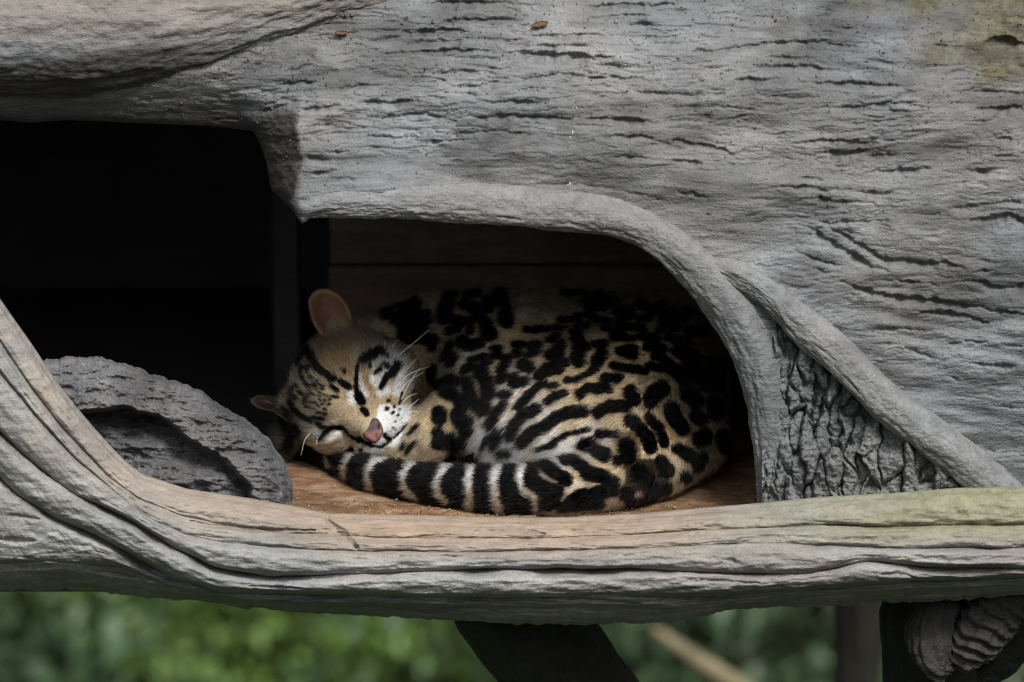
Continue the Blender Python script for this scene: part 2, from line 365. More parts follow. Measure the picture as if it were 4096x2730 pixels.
BACK = 0.038                                                    # the upper face lies further back than the sill
OPENING = [(-110,112),(0,120),(30,123),(67,120),(134,123),(208,126),(253,131),(260,143),(266,162),(271,189),(291,208),(302,224),
           (330,205),(400,203),(480,206),(560,210),(620,222),(665,244),(705,276),(735,316),(752,355),(762,400),(768,450),(772,520),(772,600),(-110,600)]
TRI = [(781,318),(803,350),(823,369),(860,403),(890,427),(927,456),(970,495),(985,530),(788,530),(787,430),(782,370)]
def shell_base(px, py):
    """depth in mm of the log's front face"""
    y = np.interp(py, [-320,-260,-180,-100,-40,0,50,100,150,200,300,400,470,520,560], [420,300,170,62,-6,-40,-76,-102,-118,-127,-134,-130,-116,-96,-80])
    return y+((px-560)/560.0)**2*14+BACK*1000*sstep(560, 440, py)+8*sstep(440, 560, py)
def shell_depth(px, py):
    Y = shell_base(px, py)
    Y = Y+9*fbm(px/150, py/70, o=3, seed=21)+1.9*fbm(px/60, py/17, o=2, seed=23)
    # long rolling ridges along the grain
    Y = Y+2.6*noise(px/95, py/11, seed=31)*sstep(1000, 200, px+py*0)
    patch = sstep(-0.1, 0.5, fbm(px/70, py/40, o=2, seed=38))
    Y = Y+(0.35+0.8*patch)*fbm(px/14, py/3.8, o=3, seed=33)+(0.2+0.45*patch)*fbm(px/3.5, py/2.2, o=2, seed=35)
    wv = py+3.5*noise(px/40, py/25, seed=44)+1.2*noise(px/13, py/9, seed=45)
    wv = wv-0.05*(px-500)*sstep(500, 200, px)*0.3
    m1 = sstep(-0.15, 0.45, fbm(px/75, py/32, o=2, seed=46)); m2 = sstep(-0.1, 0.4, fbm(px/60, py/28, o=2, seed=47))
    rid = lambda n_: (1-np.abs(n_)*1.6).clip(0, 1)**7
    low = sstep(195, 165, py)*sstep(470, 700, px-2*py+700)+sstep(700, 800, px)*0.6
    low = np.clip(low, 0.15, 1)
    calm = 1-0.75*sstep(138, 160, py)*sstep(760, 690, px)
    Y = Y+0.55*noise(px/55, wv/3.4, seed=27)*low+calm*low*(3.4*m1*rid(noise(px/48, wv/6.5, seed=48))+2.6*m2*rid(noise(px/26, wv/4.2, seed=49))+1.8*m1*noise(px/30, wv/5.5, seed=50))
    # right: ridges sweeping down to the right
    Y = Y+3.2*noise(px/70, (py-0.17*(px-850))/10.5, seed=37)*sstep(780, 880, px)*sstep(150, 300, py)
    # step: the face left of the jamb lies back
    xr = np.interp(py, [60, 129, 160, 204, 225], [306, 297, 303, 291, 303]); xl = np.interp(py, [60, 125, 143, 162, 189, 208], [216, 240, 258, 265, 270, 289])
    k = np.clip((xr+1.5*noise(px/5, py/6, seed=41)-px)/(xr-xl+1e-6), 0, 1.0)
    Y = Y+k*56*sstep(62, 128, py)+np.clip(xl-px, 0, 60)*0.10*sstep(70, 128, py)
    Y = Y+carve(px, py, [(p_, r_*1.3) for p_, r_ in CRACKS], 2.3)+carve(px, py, SMALL, 2.4, 0.7)
    tr = poly_sd(px, py, TRI); Y = Y+26*sstep(6, -6, tr)
    # rounding to the opening, ragged
    d = poly_sd(px, py, OPENING)+1.2*noise(px/7, py/7, seed=43)
    R = 13.0
    dd = np.clip(d, 0, R); Y = Y+(R-np.sqrt(np.clip(R*R-(R-dd)**2, 0, None)))*1.15*sstep(330, 290, px)
    return Y
xs = np.unique(np.r_[np.linspace(-300, -12, 60), np.linspace(-12, 1036, 870), np.linspace(1036, 1330, 60)])
ys = np.unique(np.r_[np.linspace(-320, -12, 70), np.linspace(-12, 535, 456)])
GX, GY = np.meshgrid(xs, ys)
D = poly_sd(GX, GY, OPENING)
YD = shell_depth(GX, GY)
_lx, _ly, _ld = xs.copy(), ys.copy(), YD.copy()
def YD_LOOK(px, py):
    return _ld[np.clip(np.searchsorted(_ly, py), 0, len(_ly)-1), np.clip(np.searchsorted(_lx, px), 0, len(_lx)-1)]
# snap the ragged inner border of the sheet to the opening's outline
gy_, gx_ = np.gradient(D, ys, xs)
gl = np.hypot(gx_, gy_)+1e-6
inside = D < 0
near = inside & (D > -2.6)
GX2 = np.where(near, GX-gx_/gl*D/gl, GX); GY2 = np.where(near, GY-gy_/gl*D/gl, GY)
V = P(GX2, GY2, YD/1000.0).reshape(-1, 3)
ok = (~inside) | near
nr, nc = GX.shape
F = grid_faces(nr, nc, flip=True)
F = F[ok.ravel()[F].all(1)]
# back of the sheet: extrude the border of the opening inwards
e = np.vstack([F[:, [0, 1]], F[:, [1, 2]], F[:, [2, 3]], F[:, [3, 0]]])
key = np.sort(e, 1); u, idx, cnt = np.unique(key[:, 0]*np.int64(10**7)+key[:, 1], return_index=True, return_counts=True)
be = e[idx[cnt == 1]]
gxf, gyf = GX.ravel(), GY.ravel()
bm = (D.ravel()[be] < 6).all(1); be = be[bm]
bv = np.unique(be); mp_ = -np.ones(len(V), int); n0 = len(V)
layers = []
for k, dy in enumerate((0.012, 0.03)):
    mp_ = -np.ones(len(V), int); mp_[bv] = n0+k*len(bv)+np.arange(len(bv)); layers.append(mp_)
ext = [V[bv]+np.array([0, dy, 0.0]) for dy in (0.012, 0.03)]
Fe = [np.stack([be[:, 1], be[:, 0], layers[0][be[:, 0]], layers[0][be[:, 1]]], 1),
      np.stack([layers[0][be[:, 1]], layers[0][be[:, 0]], layers[1][be[:, 0]], layers[1][be[:, 1]]], 1)]
V = np.vstack([V]+ext); F = np.vstack([F]+Fe)
zx, zy = proj(V)
zone = np.zeros((len(V), 3))
zx0, zy0 = zx, zy
zx = zx+55*fbm(zx0/70, zy0/45, o=3, seed=58); zy = zy+26*fbm(zx0/60, zy0/35, o=3, seed=59)
zone[:, 0] = np.clip(sstep(850, 1010, zx+0.6*(60-zy))*sstep(98, 55, zy)*0.95+0.5*sstep(990, 1040, zx)*sstep(300, 200, zy)*0.6+0.45*sstep(985, 1030, zx)*np.exp(-((zy-46)/14)**2), 0, 1)
zx, zy = zx0, zy0
zone[:, 1] = 0.55*sstep(420, 120, zx)*sstep(90, 0, zy)+0.22*sstep(260, 60, zy)
zone[:, 2] = np.maximum(0.8*sstep(306, 292, zx)*sstep(85, 130, zy), 0.42*sstep(0.05, 0.55, fbm(zx/85, zy/26, o=4, seed=57)))  # bare jamb face and the recess beside it darker, plus weather stains
used = np.zeros(len(V), bool); used[F.ravel()] = True
ren = np.cumsum(used)-1
base_pt = (0.0, -0.02, -0.30)
log = thing('hollow_log', 'grey weathered concrete hollow log with a wide den opening under flowing grain', 'log', base_pt)
mesh_obj('bark_face', V[used], ren[F], M_SHELL, log, {'zone': zone[used]})

# upper left branch that lies over the log and ends in a crease
def branch_disp(S, TH, Vv):
    x, y = proj(Vv.reshape(-1, 3)); x = x.reshape(S.shape); y = y.reshape(S.shape)
    return 0.004*fbm(S*9, TH*2.2, o=3, seed=51)+0.0030*fbm(S*22, TH*9, o=3, seed=52)+0.0016*fbm(S*120, TH*26, o=3, seed=53)
BR = [(-330,26,73,.010),(-150,24,73,.007),(0,22,73,.004),(90,20,72,.004),(134,18,70,.004),(178,13,66,.005),(223,5,60,.008),(268,-6,55,.014),(312,-17,50,.020),(350,-24,46,.026),(420,-42,42,.042),(500,-70,36,.07)]
V, F, _ = tube([P(x, y, Y) for x, y, r, Y in BR], [r/1000 for x, y, r, Y in BR], 170, 640, branch_disp)
zx, zy = proj(V); zone = np.zeros((len(V), 3)); zone[:, 1] = 0.5*sstep(70, 20, zy+0.05*zx)+0.12; zone[:, 2] = 0.72*sstep(46, 74, zy+0.1*zx)*sstep(330, 150, zx)  # lower half: some stain plus the underside's shade painted in
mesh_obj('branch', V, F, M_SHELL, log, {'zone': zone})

# rounded rim of the opening
def rim_disp(S, TH, Vv):
    low_ = sstep(-0.2, 0.7, -np.cos(TH))
    return 0.0024*fbm(S*10, TH*0.8, o=2, seed=61)+(0.0008+0.0014*low_)*fbm(S*30, TH*3.2, o=3, seed=62)+0.0008*fbm(S*160, TH*8, o=3, seed=63)
RIM = [(298,211,8,-.118),(312,206,12,-.122),(335,202,15.5,-.122),(400,200,18,-.122),(480,203.5,20,-.122),(560,208,20.5,-.122),(620,218,19.5,-.122),(665,239,20,-.123),(703,271,22.5,-.124),(733,311,24,-.124),(756,355,24,-.122),(767,400,20.5,-.119),(773,450,20,-.108),(776,500,19.5,-.084),(777,545,19,-.060)]
V, F, _ = tube([P(x, y, Y+0.005+BACK*float(sstep(560, 440, np.array(y)))) for x, y, r, Y in RIM], [r/1000 for x, y, r, Y in RIM], 96, 560, rim_disp)
zx, zy = proj(V); zone = np.zeros((len(V), 3)); zone[:, 1] = 0.25*sstep(205, 225, zy)*sstep(700, 560, zx)+0.12; zone[:, 0] = 0.12*sstep(205, 220, zy)*sstep(640, 400, zx)
mesh_obj('opening_rim', V, F, M_RIM, log, {'zone': zone})

# root running diagonally down from the rim
DIA = [(690,252,11,-.112),(716,264,13,-.122),(744,277,14,-.130),(772,295,14.5,-.135),(805,327,17.5,-.137),(836,353,18,-.139),(871,387,18,-.138),(905,416,18.5,-.134),(946,447,20,-.124),(985,478,20.5,-.104),(1030,515,21,-.078),(1090,560,22,-.05)]
V, F, _ = tube([P(x, y, Y+BACK*float(sstep(560, 440, np.array(y)))) for x, y, r, Y in DIA], [r/1000 for x, y, r, Y in DIA], 84, 400, rim_disp)
zx, zy = proj(V); zone = np.zeros((len(V), 3)); zone[:, 1] = 0.1
mesh_obj('diagonal_root', V, F, M_RIM, log, {'zone': zone})

# chiselled panel in the fork between rim and root
x1 = np.arange(756, 1004, 0.85); y1 = np.arange(300, 535, 0.85); PX, PY = np.meshgrid(x1, y1)
rp_ = np.random.default_rng(77)
sx_ = rp_.uniform(756, 1004, 150); sy_ = rp_.uniform(296, 540, 150); soff = rp_.normal(size=150)*5.5; stx = rp_.normal(size=150)*0.35; sty = rp_.normal(size=150)*0.30
qx = PX+6*noise(PX/18, PY/24, seed=71)+2.2*noise(PX/6, PY/8, seed=72); qy = PY+7*noise(PX/15, PY/17, seed=73)
dd = np.stack([np.hypot((qx-a_)*1.0, (qy-b_)*0.30) for a_, b_ in zip(sx_, sy_)], -1)
o2 = np.argpartition(dd, 1, axis=-1)[..., :2]; d12 = np.take_along_axis(dd, o2, -1); f1 = d12.min(-1); f2 = d12.max(-1)
id1 = np.take_along_axis(o2, np.argmin(d12, -1)[..., None], -1)[..., 0]
edge = f2-f1
Yp = -103+np.interp(PY, [300, 420, 520], [10, 14, 18])
Yp = Yp+9*np.clip(0.7+1.1*noise(PX/14, PY/14, seed=78), 0.1, 1.3)*np.exp(-(edge/1.9)**2)-3.0*np.sqrt(np.clip(edge/8, 0, 1))+soff[id1]+stx[id1]*(qx-sx_[id1])*0.6+sty[id1]*(qy-sy_[id1])*0.4
Yp = Yp+3.6*fbm(PX/10, PY/13, o=3, seed=75)+1.9*fbm(PX/3.4, PY/3.4, o=3, seed=76)
V = P(PX, PY, Yp/1000).reshape(-1, 3); F = grid_faces(*PX.shape, flip=True)
sd = poly_sd(PX, PY, [(p[0]+(4 if p[0] > 800 else -14), p[1]-(4 if p[0] > 800 and p[1] < 500 else 0)) for p in TRI]).ravel()
F = F[(sd[F] < 12).all(1)]; used = np.zeros(len(V), bool); used[F.ravel()] = True; ren = np.cumsum(used)-1
zone = np.zeros((len(V), 3)); zone[:, 1] = 0.1; zone[:, 0] = 0.12
mesh_obj('chiselled_panel', V[used], ren[F], M_PANEL, log, {'zone': zone[used]})

# front sill: long strands of root flowing from the left upsweep along the lower edge
L0 = [(-330,40),(-200,80),(-120,150),(-60,225),(0,305),(10,320),(30,348),(55,386),(77,414),(95,435),(115,457),(124,466),(141,479),(186,494),(253,504),(297,512),(330,519),(350,519),(444,521),(518,523),(578,522),(637,519),(675,515.5),(757,508.5),(823,502),(897,498),(957,493),(1024,492),(1150,488),(1330,484)]
L1 = [(-330,80),(-200,120),(-120,190),(-60,262),(0,340),(30,385),(60,425),(85,452),(110,477),(140,499),(180,515),(223,524),(290,532),(380,537),(500,538),(640,534),(748,528),(823,525),(897,525),(1024,524),(1150,520),(1330,516)]
L2 = [(-330,130),(-200,170),(-120,235),(-60,305),(0,372),(40,420),(70,452),(95,474),(113,489),(134,506),(156,520),(186,533),(223,542),(300,548.5),(380,550),(500,551.5),(620,547),(748,543),(838,544.5),(927,547.4),(1024,547.4),(1150,545),(1330,542)]
L3 = [(-330,210),(-200,245),(-120,310),(-60,372),(0,430),(22,452),(45,471.5),(74,492),(111,510),(134,522),(171,547),(214,566.7),(268,575.6),(327,574.5),(384,572),(444,569),(503,568.5),(578,569),(637,567.5),(674,569),(763,573.5),(808,572),(867,561),(927,567),(1024,567),(1150,565),(1330,562)]
L4 = [(-330,300),(-200,330),(-120,385),(-60,430),(0,475),(18,494),(52,516),(89,533),(119,547.5),(149,564),(175,579),(223,591),(350,593.5),(384,595),(459,595.7),(533,595.7),(607,592.7),(675,595.7),(763,592),(852,584.6),(942,580),(1024,577),(1150,575),(1330,572)]
L5 = [(-330,500),(-200,535),(-100,556),(0,563),(45,559),(120,564),(160,581),(200,594),(260,601),(350,603.5),(459,606),(560,606),(675,606),(763,599),(852,592),(942,588),(1024,584),(1150,582),(1330,579)]
L6 = [(-330,575),(-150,586),(0,588),(74,587.5),(126,593),(186,597.5),(238,605),(297,610),(350,612.5),(444,617),(518,622),(593,622.5),(675,619),(711,611.5),(763,605),(823,604.6),(867,600),(957,598),(1024,592),(1150,590),(1330,588)]
LL = [L0, L1, L2, L3, L4, L5, L6]
xs = np.unique(np.r_[np.linspace(-320, -12, 110), np.linspace(-12, 1036, 850), np.linspace(1036, 1320, 70)])
YL = np.array([np.interp(xs, [p[0] for p in L], [p[1] for p in L]) for L in LL])
kern = np.exp(-np.linspace(-2, 2, 17)**2); kern /= kern.sum()
YL = np.array([np.convolve(np.pad(r, 8, mode='edge'), kern, 'valid') for r in YL])
YL[1:6] += np.array([1.6*fbm(xs/60, 0*xs+k*7.3, o=3, seed=81) for k in range(5)])
YL[6] += 2.2*fbm(xs/16, 0*xs+5.1, o=4, seed=80, gain=0.6)
YL = np.maximum.accumulate(YL+np.arange(7)[:, None]*0.4, axis=0)
nper = [34, 28, 30, 34, 60, 30]
rows_y, rows_t, rows_k = [], [], []
for k in range(6):
    tt = np.linspace(0, 1, nper[k], endpoint=(k == 5)); tt = 0.5-0.5*np.cos(math.pi*tt) if k < 5 else tt
    for t in tt:
        rows_y.append(YL[k]*(1-t)+YL[k+1]*t); rows_t.append(t); rows_k.append(k)
SY = np.array(rows_y); ST = np.array(rows_t)[:, None]+0*SY; SKn = np.array(rows_k)[:, None]+0*SY; SX = np.broadcast_to(xs, SY.shape)
# overall roundness per strand boundary (mm), strands bulge between grooves
lineY = np.array([-106, -128, -143, -148, -139, -116, -72.0])
lower_left = sstep(260, 60, xs)
LY = lineY[:, None]+np.zeros((7, len(xs))); LY[4] += -6*lower_left; LY[5] += -20*lower_left
k0 = SKn.astype(int)
Yb = np.take_along_axis(LY, k0, 0)*(1-ST)+np.take_along_axis(LY, k0+1, 0)*ST
hgt = np.take_along_axis(YL, k0+1, 0)-np.take_along_axis(YL, k0, 0)
bul = np.sqrt(np.clip(1-(2*ST-1)**2, 0, 1))
amp = np.array([7.0, 7.0, 9.5, 11.5, 9.0, 5.0])[k0]*np.clip(hgt/20, 0.25, 1.4)
Yb = Yb-bul*amp
gd = np.array([0, 2.2, 3.2, 13.0, 14.0, 10.0, 0])
gmod = 0.12+1.6*np.clip(np.array([fbm(xs/70, 0*xs+k*3.7, o=2, seed=88) for k in range(7)])+0.4, 0, 1)
for k in range(1, 6):
    dl = SY-YL[k][None]
    Yb = Yb+gd[k]*gmod[k][None]*np.where(dl < 0, np.exp(-(dl/2.3)**2), np.exp(-(dl/(4.0 if k < 3 else 6.5))**2))
along = SX
Yb = Yb+3.5*fbm(along/120, SY/45, o=2, seed=83)+1.6*noise(along/55, (ST*1.9+SKn*3.1)*1.7, seed=84)+2.3*fbm(along/30, (ST*3+SKn*7)*1.5, o=3, seed=85)+1.5*noise(along/17, SY/4.5, seed=89)+0.8*noise(along/75, (SY-YL[0][None])/3.2, seed=87)+0.35*noise(along/30, (SY-YL[0][None])/1.7, seed=82)+0.9*fbm(along/6, SY/2.6, o=2, seed=86)
SCR = fr(325, 449.25, K, [([(20,480),(90,560),(150,620),(210,660)],26),([(500,720),(700,722),(920,718)],7),([(1000,545),(1200,545)],6),([(1370,545),(1480,570)],8)]) + \
      fr(0, 449.25, K, [([(1280,480),(1450,520),(1700,540),(1900,545),(2120,540)],11),([(900,480),(1010,600),(1080,640)],7),([(0,440),(140,450),(270,470)],10),([(0,600),(120,620),(240,615)],13),([(120,720),(260,740)],6),([(560,800),(760,840),(900,860)],9)]) + \
      fr(674, 449.25, K, [([(1400,840),(1500,835),(1620,860)],10),([(320,740),(440,760)],10),([(1000,510),(1300,510)],6),([(1500,880),(1650,890)],6)]) + \
      [([(540,598),(600,600),(640,604)],1.6),([(700,580),(760,583)],1.2),([(250,586),(300,588)],1.2)]
# crack evaluation on an irregular grid
wx = SX+1.0*noise(SX/9, SY/5, seed=3); wy = SY+1.0*noise(SX/8, SY/6, seed=7)
cr = np.zeros(SX.shape)
for pts, r in SCR:
    n = len(pts)-1
    for k in range(n):
        d, t = seg_d(wx, wy, pts[k], pts[k+1]); w = 1.45*r*(0.4+0.8*np.sin(math.pi*np.clip((k+t)/n, .05, .95)))
        cr = np.maximum(cr, np.clip(1-d/w, 0, 1)**0.7*min(w.max()*2.2, 9))
Yb = Yb+cr
Pm = P(SX, SY, Yb/1000)
back = []                                                       # inner side down to the floor, then the underside going back
for dy, dz in ((0.045, -0.03), (0.028, -0.006), (0.016, 0.0005), (0.008, 0.0025), (0.003, 0.0018)):
    back.append(Pm[0]+np.array([0, dy, dz]))
und = [Pm[-1]+np.array([0, dy, dz]) for dy, dz in ((0.02, -0.006), (0.06, -0.008), (0.16, 0.0), (0.4, 0.02))]
A_ = np.concatenate([np.array(back), Pm, np.array(und)])
V = A_.reshape(-1, 3); F = grid_faces(A_.shape[0], A_.shape[1], flip=True)
zx, zy = proj(V); zone = np.zeros((len(V), 3))
e0 = np.interp(zx, xs, YL[0])
zone[:, 0] = 0.52*sstep(760, 960, zx)*sstep(60, 20, zy-e0)+0.42*sstep(520, 800, zx)*sstep(62, 40, zy-e0)+0.28*sstep(330, 120, zx)*sstep(560, 480, zy)*sstep(5, 30, zy-e0)
zone[:, 1] = 0.62*np.exp(-((zx-480)/280)**2)*sstep(46, 10, zy-e0)+0.26*sstep(60, 30, zy-e0)*sstep(900, 600, zx)+0.10
mesh_obj('front_sill', V, F, M_SILL, log, {'zone': zone})

# rough hump of root inside the opening, left
HT = [(8,372),(40,361),(60,358),(100,361),(140,370),(180,385),(215,403),(245,422),(268,441),(283,462),(291,485),(296,512),(298,530)]
hx = np.linspace(8, 298, 250); ht = np.interp(hx, [p[0] for p in HT], [p[1] for p in HT])
ht = ht+2.2*fbm(hx/9, 0*hx, o=4, seed=91, gain=0.6)+3.0*fbm(hx/38, 0*hx+2.2, o=2, seed=90)
tt = np.linspace(0, 1, 170)**1.25
HX = np.broadcast_to(hx, (170, 250)); HT_ = tt[:, None]+0*HX; HY = ht[None]*(1-HT_)+532*HT_
prof = np.sqrt(np.clip(1-(1-HT_)**2, 0, 1))
endr = np.sqrt(np.clip(1-np.clip((HX-215)/83, 0, 1)**2, 0, 1))
Yh = 30-82*prof*(0.25+0.75*endr)+(1-endr)*28
Yh = Yh+9*fbm(HX/45, HY/18, o=3, seed=92)+3.2*fbm(HX/13, HY/5.5, o=3, seed=93)+1.7*fbm(HX/4.2, HY/2.6, o=3, seed=94)
hw = HY+3*noise(HX/22, HY/14, seed=97)-0.10*(HX-150)
Yh = Yh-2.6*(1-np.abs(noise(HX/38, hw/6.5, seed=98))*1.8).clip(0, 1)**3+2.2*noise(HX/16, hw/5.0, seed=99)+2.4*fbm(HX/6, HY/5, o=4, seed=100, gain=0.6)
hs_ = poly_sd(HX+4*noise(HX/14, HY/10, seed=105), HY+3*noise(HX/11, HY/9, seed=106), [(60,425),(84,411),(122,405),(160,415),(190,438),(225,460),(250,484),(256,512),(140,512),(70,470)])
Yh = Yh+(58-0.30*np.clip(HY-405, 0, 100))*sstep(1.5, -5, hs_)-20*np.exp(-((HX-140)/34)**2-((HY-446-0.05*(HX-140))/7)**2)-12*np.exp(-((HX-185)/40)**2-((HY-478)/8)**2)
for (hxc, hyc, rx, ry, dep) in [(115,420,34,7,14),(200,425,30,4,5),(235,452,22,4,5),(130,380,30,3,4)]:
    q = ((HX+3*noise(HX/9, HY/7, seed=95)-hxc)/rx)**2+((HY+2*noise(HX/8, HY/6, seed=96)-0.12*(HX-hxc)-hyc)/ry)**2
    Yh = Yh+dep*np.clip(1-q, 0, 1)**0.6
Hm = P(HX, HY, Yh/1000)
hb = [Hm[0]+np.array([0, dy, dz]) for dy, dz in ((0.09, -0.07), (0.06, -0.03), (0.03, -0.008), (0.01, -0.001))]
A_ = np.concatenate([np.array(hb), Hm]); V = A_.reshape(-1, 3)
zx, zy = proj(V); zone = np.zeros((len(V), 3)); zone[:, 1] = 0.12; zone[:, 2] = 0.35*sstep(430, 500, zy)  # darker towards the foot of the hump
mesh_obj('root_hump', V, grid_faces(*A_.shape[:2], flip=True), M_HUMP, log, {'zone': zone})

# the den inside: floor, back planks, post, side walls, ceiling
def box(name, lo, hi, mat, parent, bev=0.003):
    lo = np.array(lo, float); hi = np.array(hi, float)
    c = [(x, y, z) for x in (0, 1) for y in (0, 1) for z in (0, 1)]
    Vb, Fb = [], []
    # chamfered box: 24 verts
    for a in range(3):
        for s in (0, 1):
            b1, b2 = [i for i in range(3) if i != a]
            q = []
            for u, v in ((0, 0), (1, 0), (1, 1), (0, 1)):
                p = np.zeros(3); p[a] = hi[a] if s else lo[a]
                p[b1] = hi[b1]-bev if u else lo[b1]+bev; p[b2] = hi[b2]-bev if v else lo[b2]+bev
                q.append(len(Vb)); Vb.append(p)
            Fb.append(q if s == (a != 1) else q[::-1])
    import bmesh
    bmx = bmesh.new(); vs = [bmx.verts.new(v) for v in Vb]
    bmesh.ops.convex_hull(bmx, input=bmx.verts[:])
    V2 = [v.co[:] for v in bmx.verts]; bmx.verts.index_update(); F2 = [[v.index for v in f.verts] for f in bmx.faces]; bmx.free()
    return mesh_obj(name, V2, F2, mat, parent, smooth=False)
fx = np.linspace(-0.235, 0.62, 420); fy = np.linspace(-0.11, 0.50, 250); FX, FY = np.meshgrid(fx, fy)
FZ = ZF-0.002+0.0012*fbm(FX*6, FY*30, o=3, seed=101)+0.0006*fbm(FX*60, FY*160, o=3, seed=102)
fpx, fpy = proj(np.stack([FX, FY, FZ], -1).reshape(-1, 3)); fpx = fpx.reshape(FX.shape); fpy = fpy.reshape(FX.shape)
flk = np.clip(noise(FX*38, FY*75, seed=103)-0.12, 0, 1)*sstep(505, 516, fpy)*0.010
FZ = FZ+flk
V = np.stack([FX, FY, FZ], -1).reshape(-1, 3)
mesh_obj('den_floor', V, grid_faces(250, 420), M_FLOOR, log)
xl = float(P(326, 260, 0.46)[0])
zz = ZF-0.03
for i, h in enumerate((0.075, 0.082, 0.078, 0.086, 0.08, 0.07)):
    box('back_plank', (xl+0.002*((i*7) % 3), 0.455+0.002*(i % 2), zz), (0.66, 0.48, zz+h-0.0025), M_BOARD, log); zz += h
box('inner_post', (float(P(272, 300, 0.44)[0]), 0.44, ZF-0.02), (float(P(300, 300, 0.44)[0]), 0.475, 0.30), M_SHADE, log)
box('chamber_floor', (-0.9, -0.06, ZF-0.03), (-0.237, 0.84, ZF-0.004), M_SHADE, log)
box('chamber_back', (-0.9, 0.84, -0.35), (0.7, 0.87, 0.34), M_SHADE, log)
box('den_ceiling', (-0.9, 0.03, 0.255), (0.7, 0.86, 0.28), M_SHADE, log)
box('den_side', (0.335, -0.03, -0.26), (0.36, 0.86, 0.255), M_SHADE, log)
box('den_side', (-0.93, -0.05, -0.35), (-0.90, 0.87, 0.34), M_SHADE, log)
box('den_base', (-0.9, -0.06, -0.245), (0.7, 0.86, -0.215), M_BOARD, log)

# supports under the log
def rough_trunk(seed, a, f=1.0):
    return lambda S, TH, Vv: a*fbm(S*5*f, TH*1.4, o=3, seed=seed)+a*0.5*fbm(S*9*f, TH*6, o=3, seed=seed+1)+a*0.2*fbm(S*60*f, TH*16, o=2, seed=seed+2)
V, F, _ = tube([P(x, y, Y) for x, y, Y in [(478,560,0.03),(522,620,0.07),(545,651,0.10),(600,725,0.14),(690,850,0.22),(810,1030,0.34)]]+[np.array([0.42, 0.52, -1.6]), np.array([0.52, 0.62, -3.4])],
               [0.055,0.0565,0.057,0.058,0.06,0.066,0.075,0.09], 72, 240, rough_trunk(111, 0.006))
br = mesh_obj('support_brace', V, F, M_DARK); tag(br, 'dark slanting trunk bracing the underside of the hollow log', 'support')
post = thing('support_post', 'dark knotted post under the mossy end of the sill', 'support', P(935, 700, 0.02))
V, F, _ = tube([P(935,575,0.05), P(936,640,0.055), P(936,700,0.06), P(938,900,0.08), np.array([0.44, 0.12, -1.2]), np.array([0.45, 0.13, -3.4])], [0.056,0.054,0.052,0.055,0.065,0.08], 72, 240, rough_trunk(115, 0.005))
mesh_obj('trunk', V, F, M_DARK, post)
V, F, _ = tube([P(940,590,-.01), P(935,615,-.025), P(930,640,-.03), P(934,658,-.028), P(948,668,-.015)], [0.020,0.022,0.024,0.020,0.012], 64, 110, rough_trunk(117, 0.007, 3))
mesh_obj('knot', V, F, M_KNOT, post)
def claw(S, TH, Vv):
    return 0.0032*np.sin(S*560+2.2*np.sin(TH)+2.5*fbm(S*20, TH*1.5, o=2, seed=119))*np.clip(np.sin(TH*1.0+0.6)*0+1, 0, 1)+0.005*fbm(S*14, TH*1.5, o=3, seed=120)
V, F, _ = tube([P(1018,582,-.02), P(1003,602,-.035), P(986,625,-.04), P(972,648,-.032), P(966,664,-.018)], [0.016,0.022,0.026,0.022,0.012], 84, 240, claw)
mesh_obj('ridged_knot', V, F, M_KNOT, post)
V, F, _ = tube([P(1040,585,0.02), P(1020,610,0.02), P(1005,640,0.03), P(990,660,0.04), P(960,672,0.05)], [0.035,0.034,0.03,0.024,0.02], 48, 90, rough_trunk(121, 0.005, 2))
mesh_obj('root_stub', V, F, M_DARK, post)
V, F, _ = tube([P(858,560,1.62), P(858,640,1.64), P(856,760,1.66), np.array([0.50, 1.72, -1.6]), np.array([0.51, 1.74, -3.4])], [0.031,0.030,0.032,0.036,0.045], 48, 160, rough_trunk(123, 0.004))
rp = mesh_obj('rear_post', V, F, plain('brown_bark', (0.018, 0.016, 0.012), 0.8)); tag(rp, 'thin brown post behind the dark knotted post', 'post')
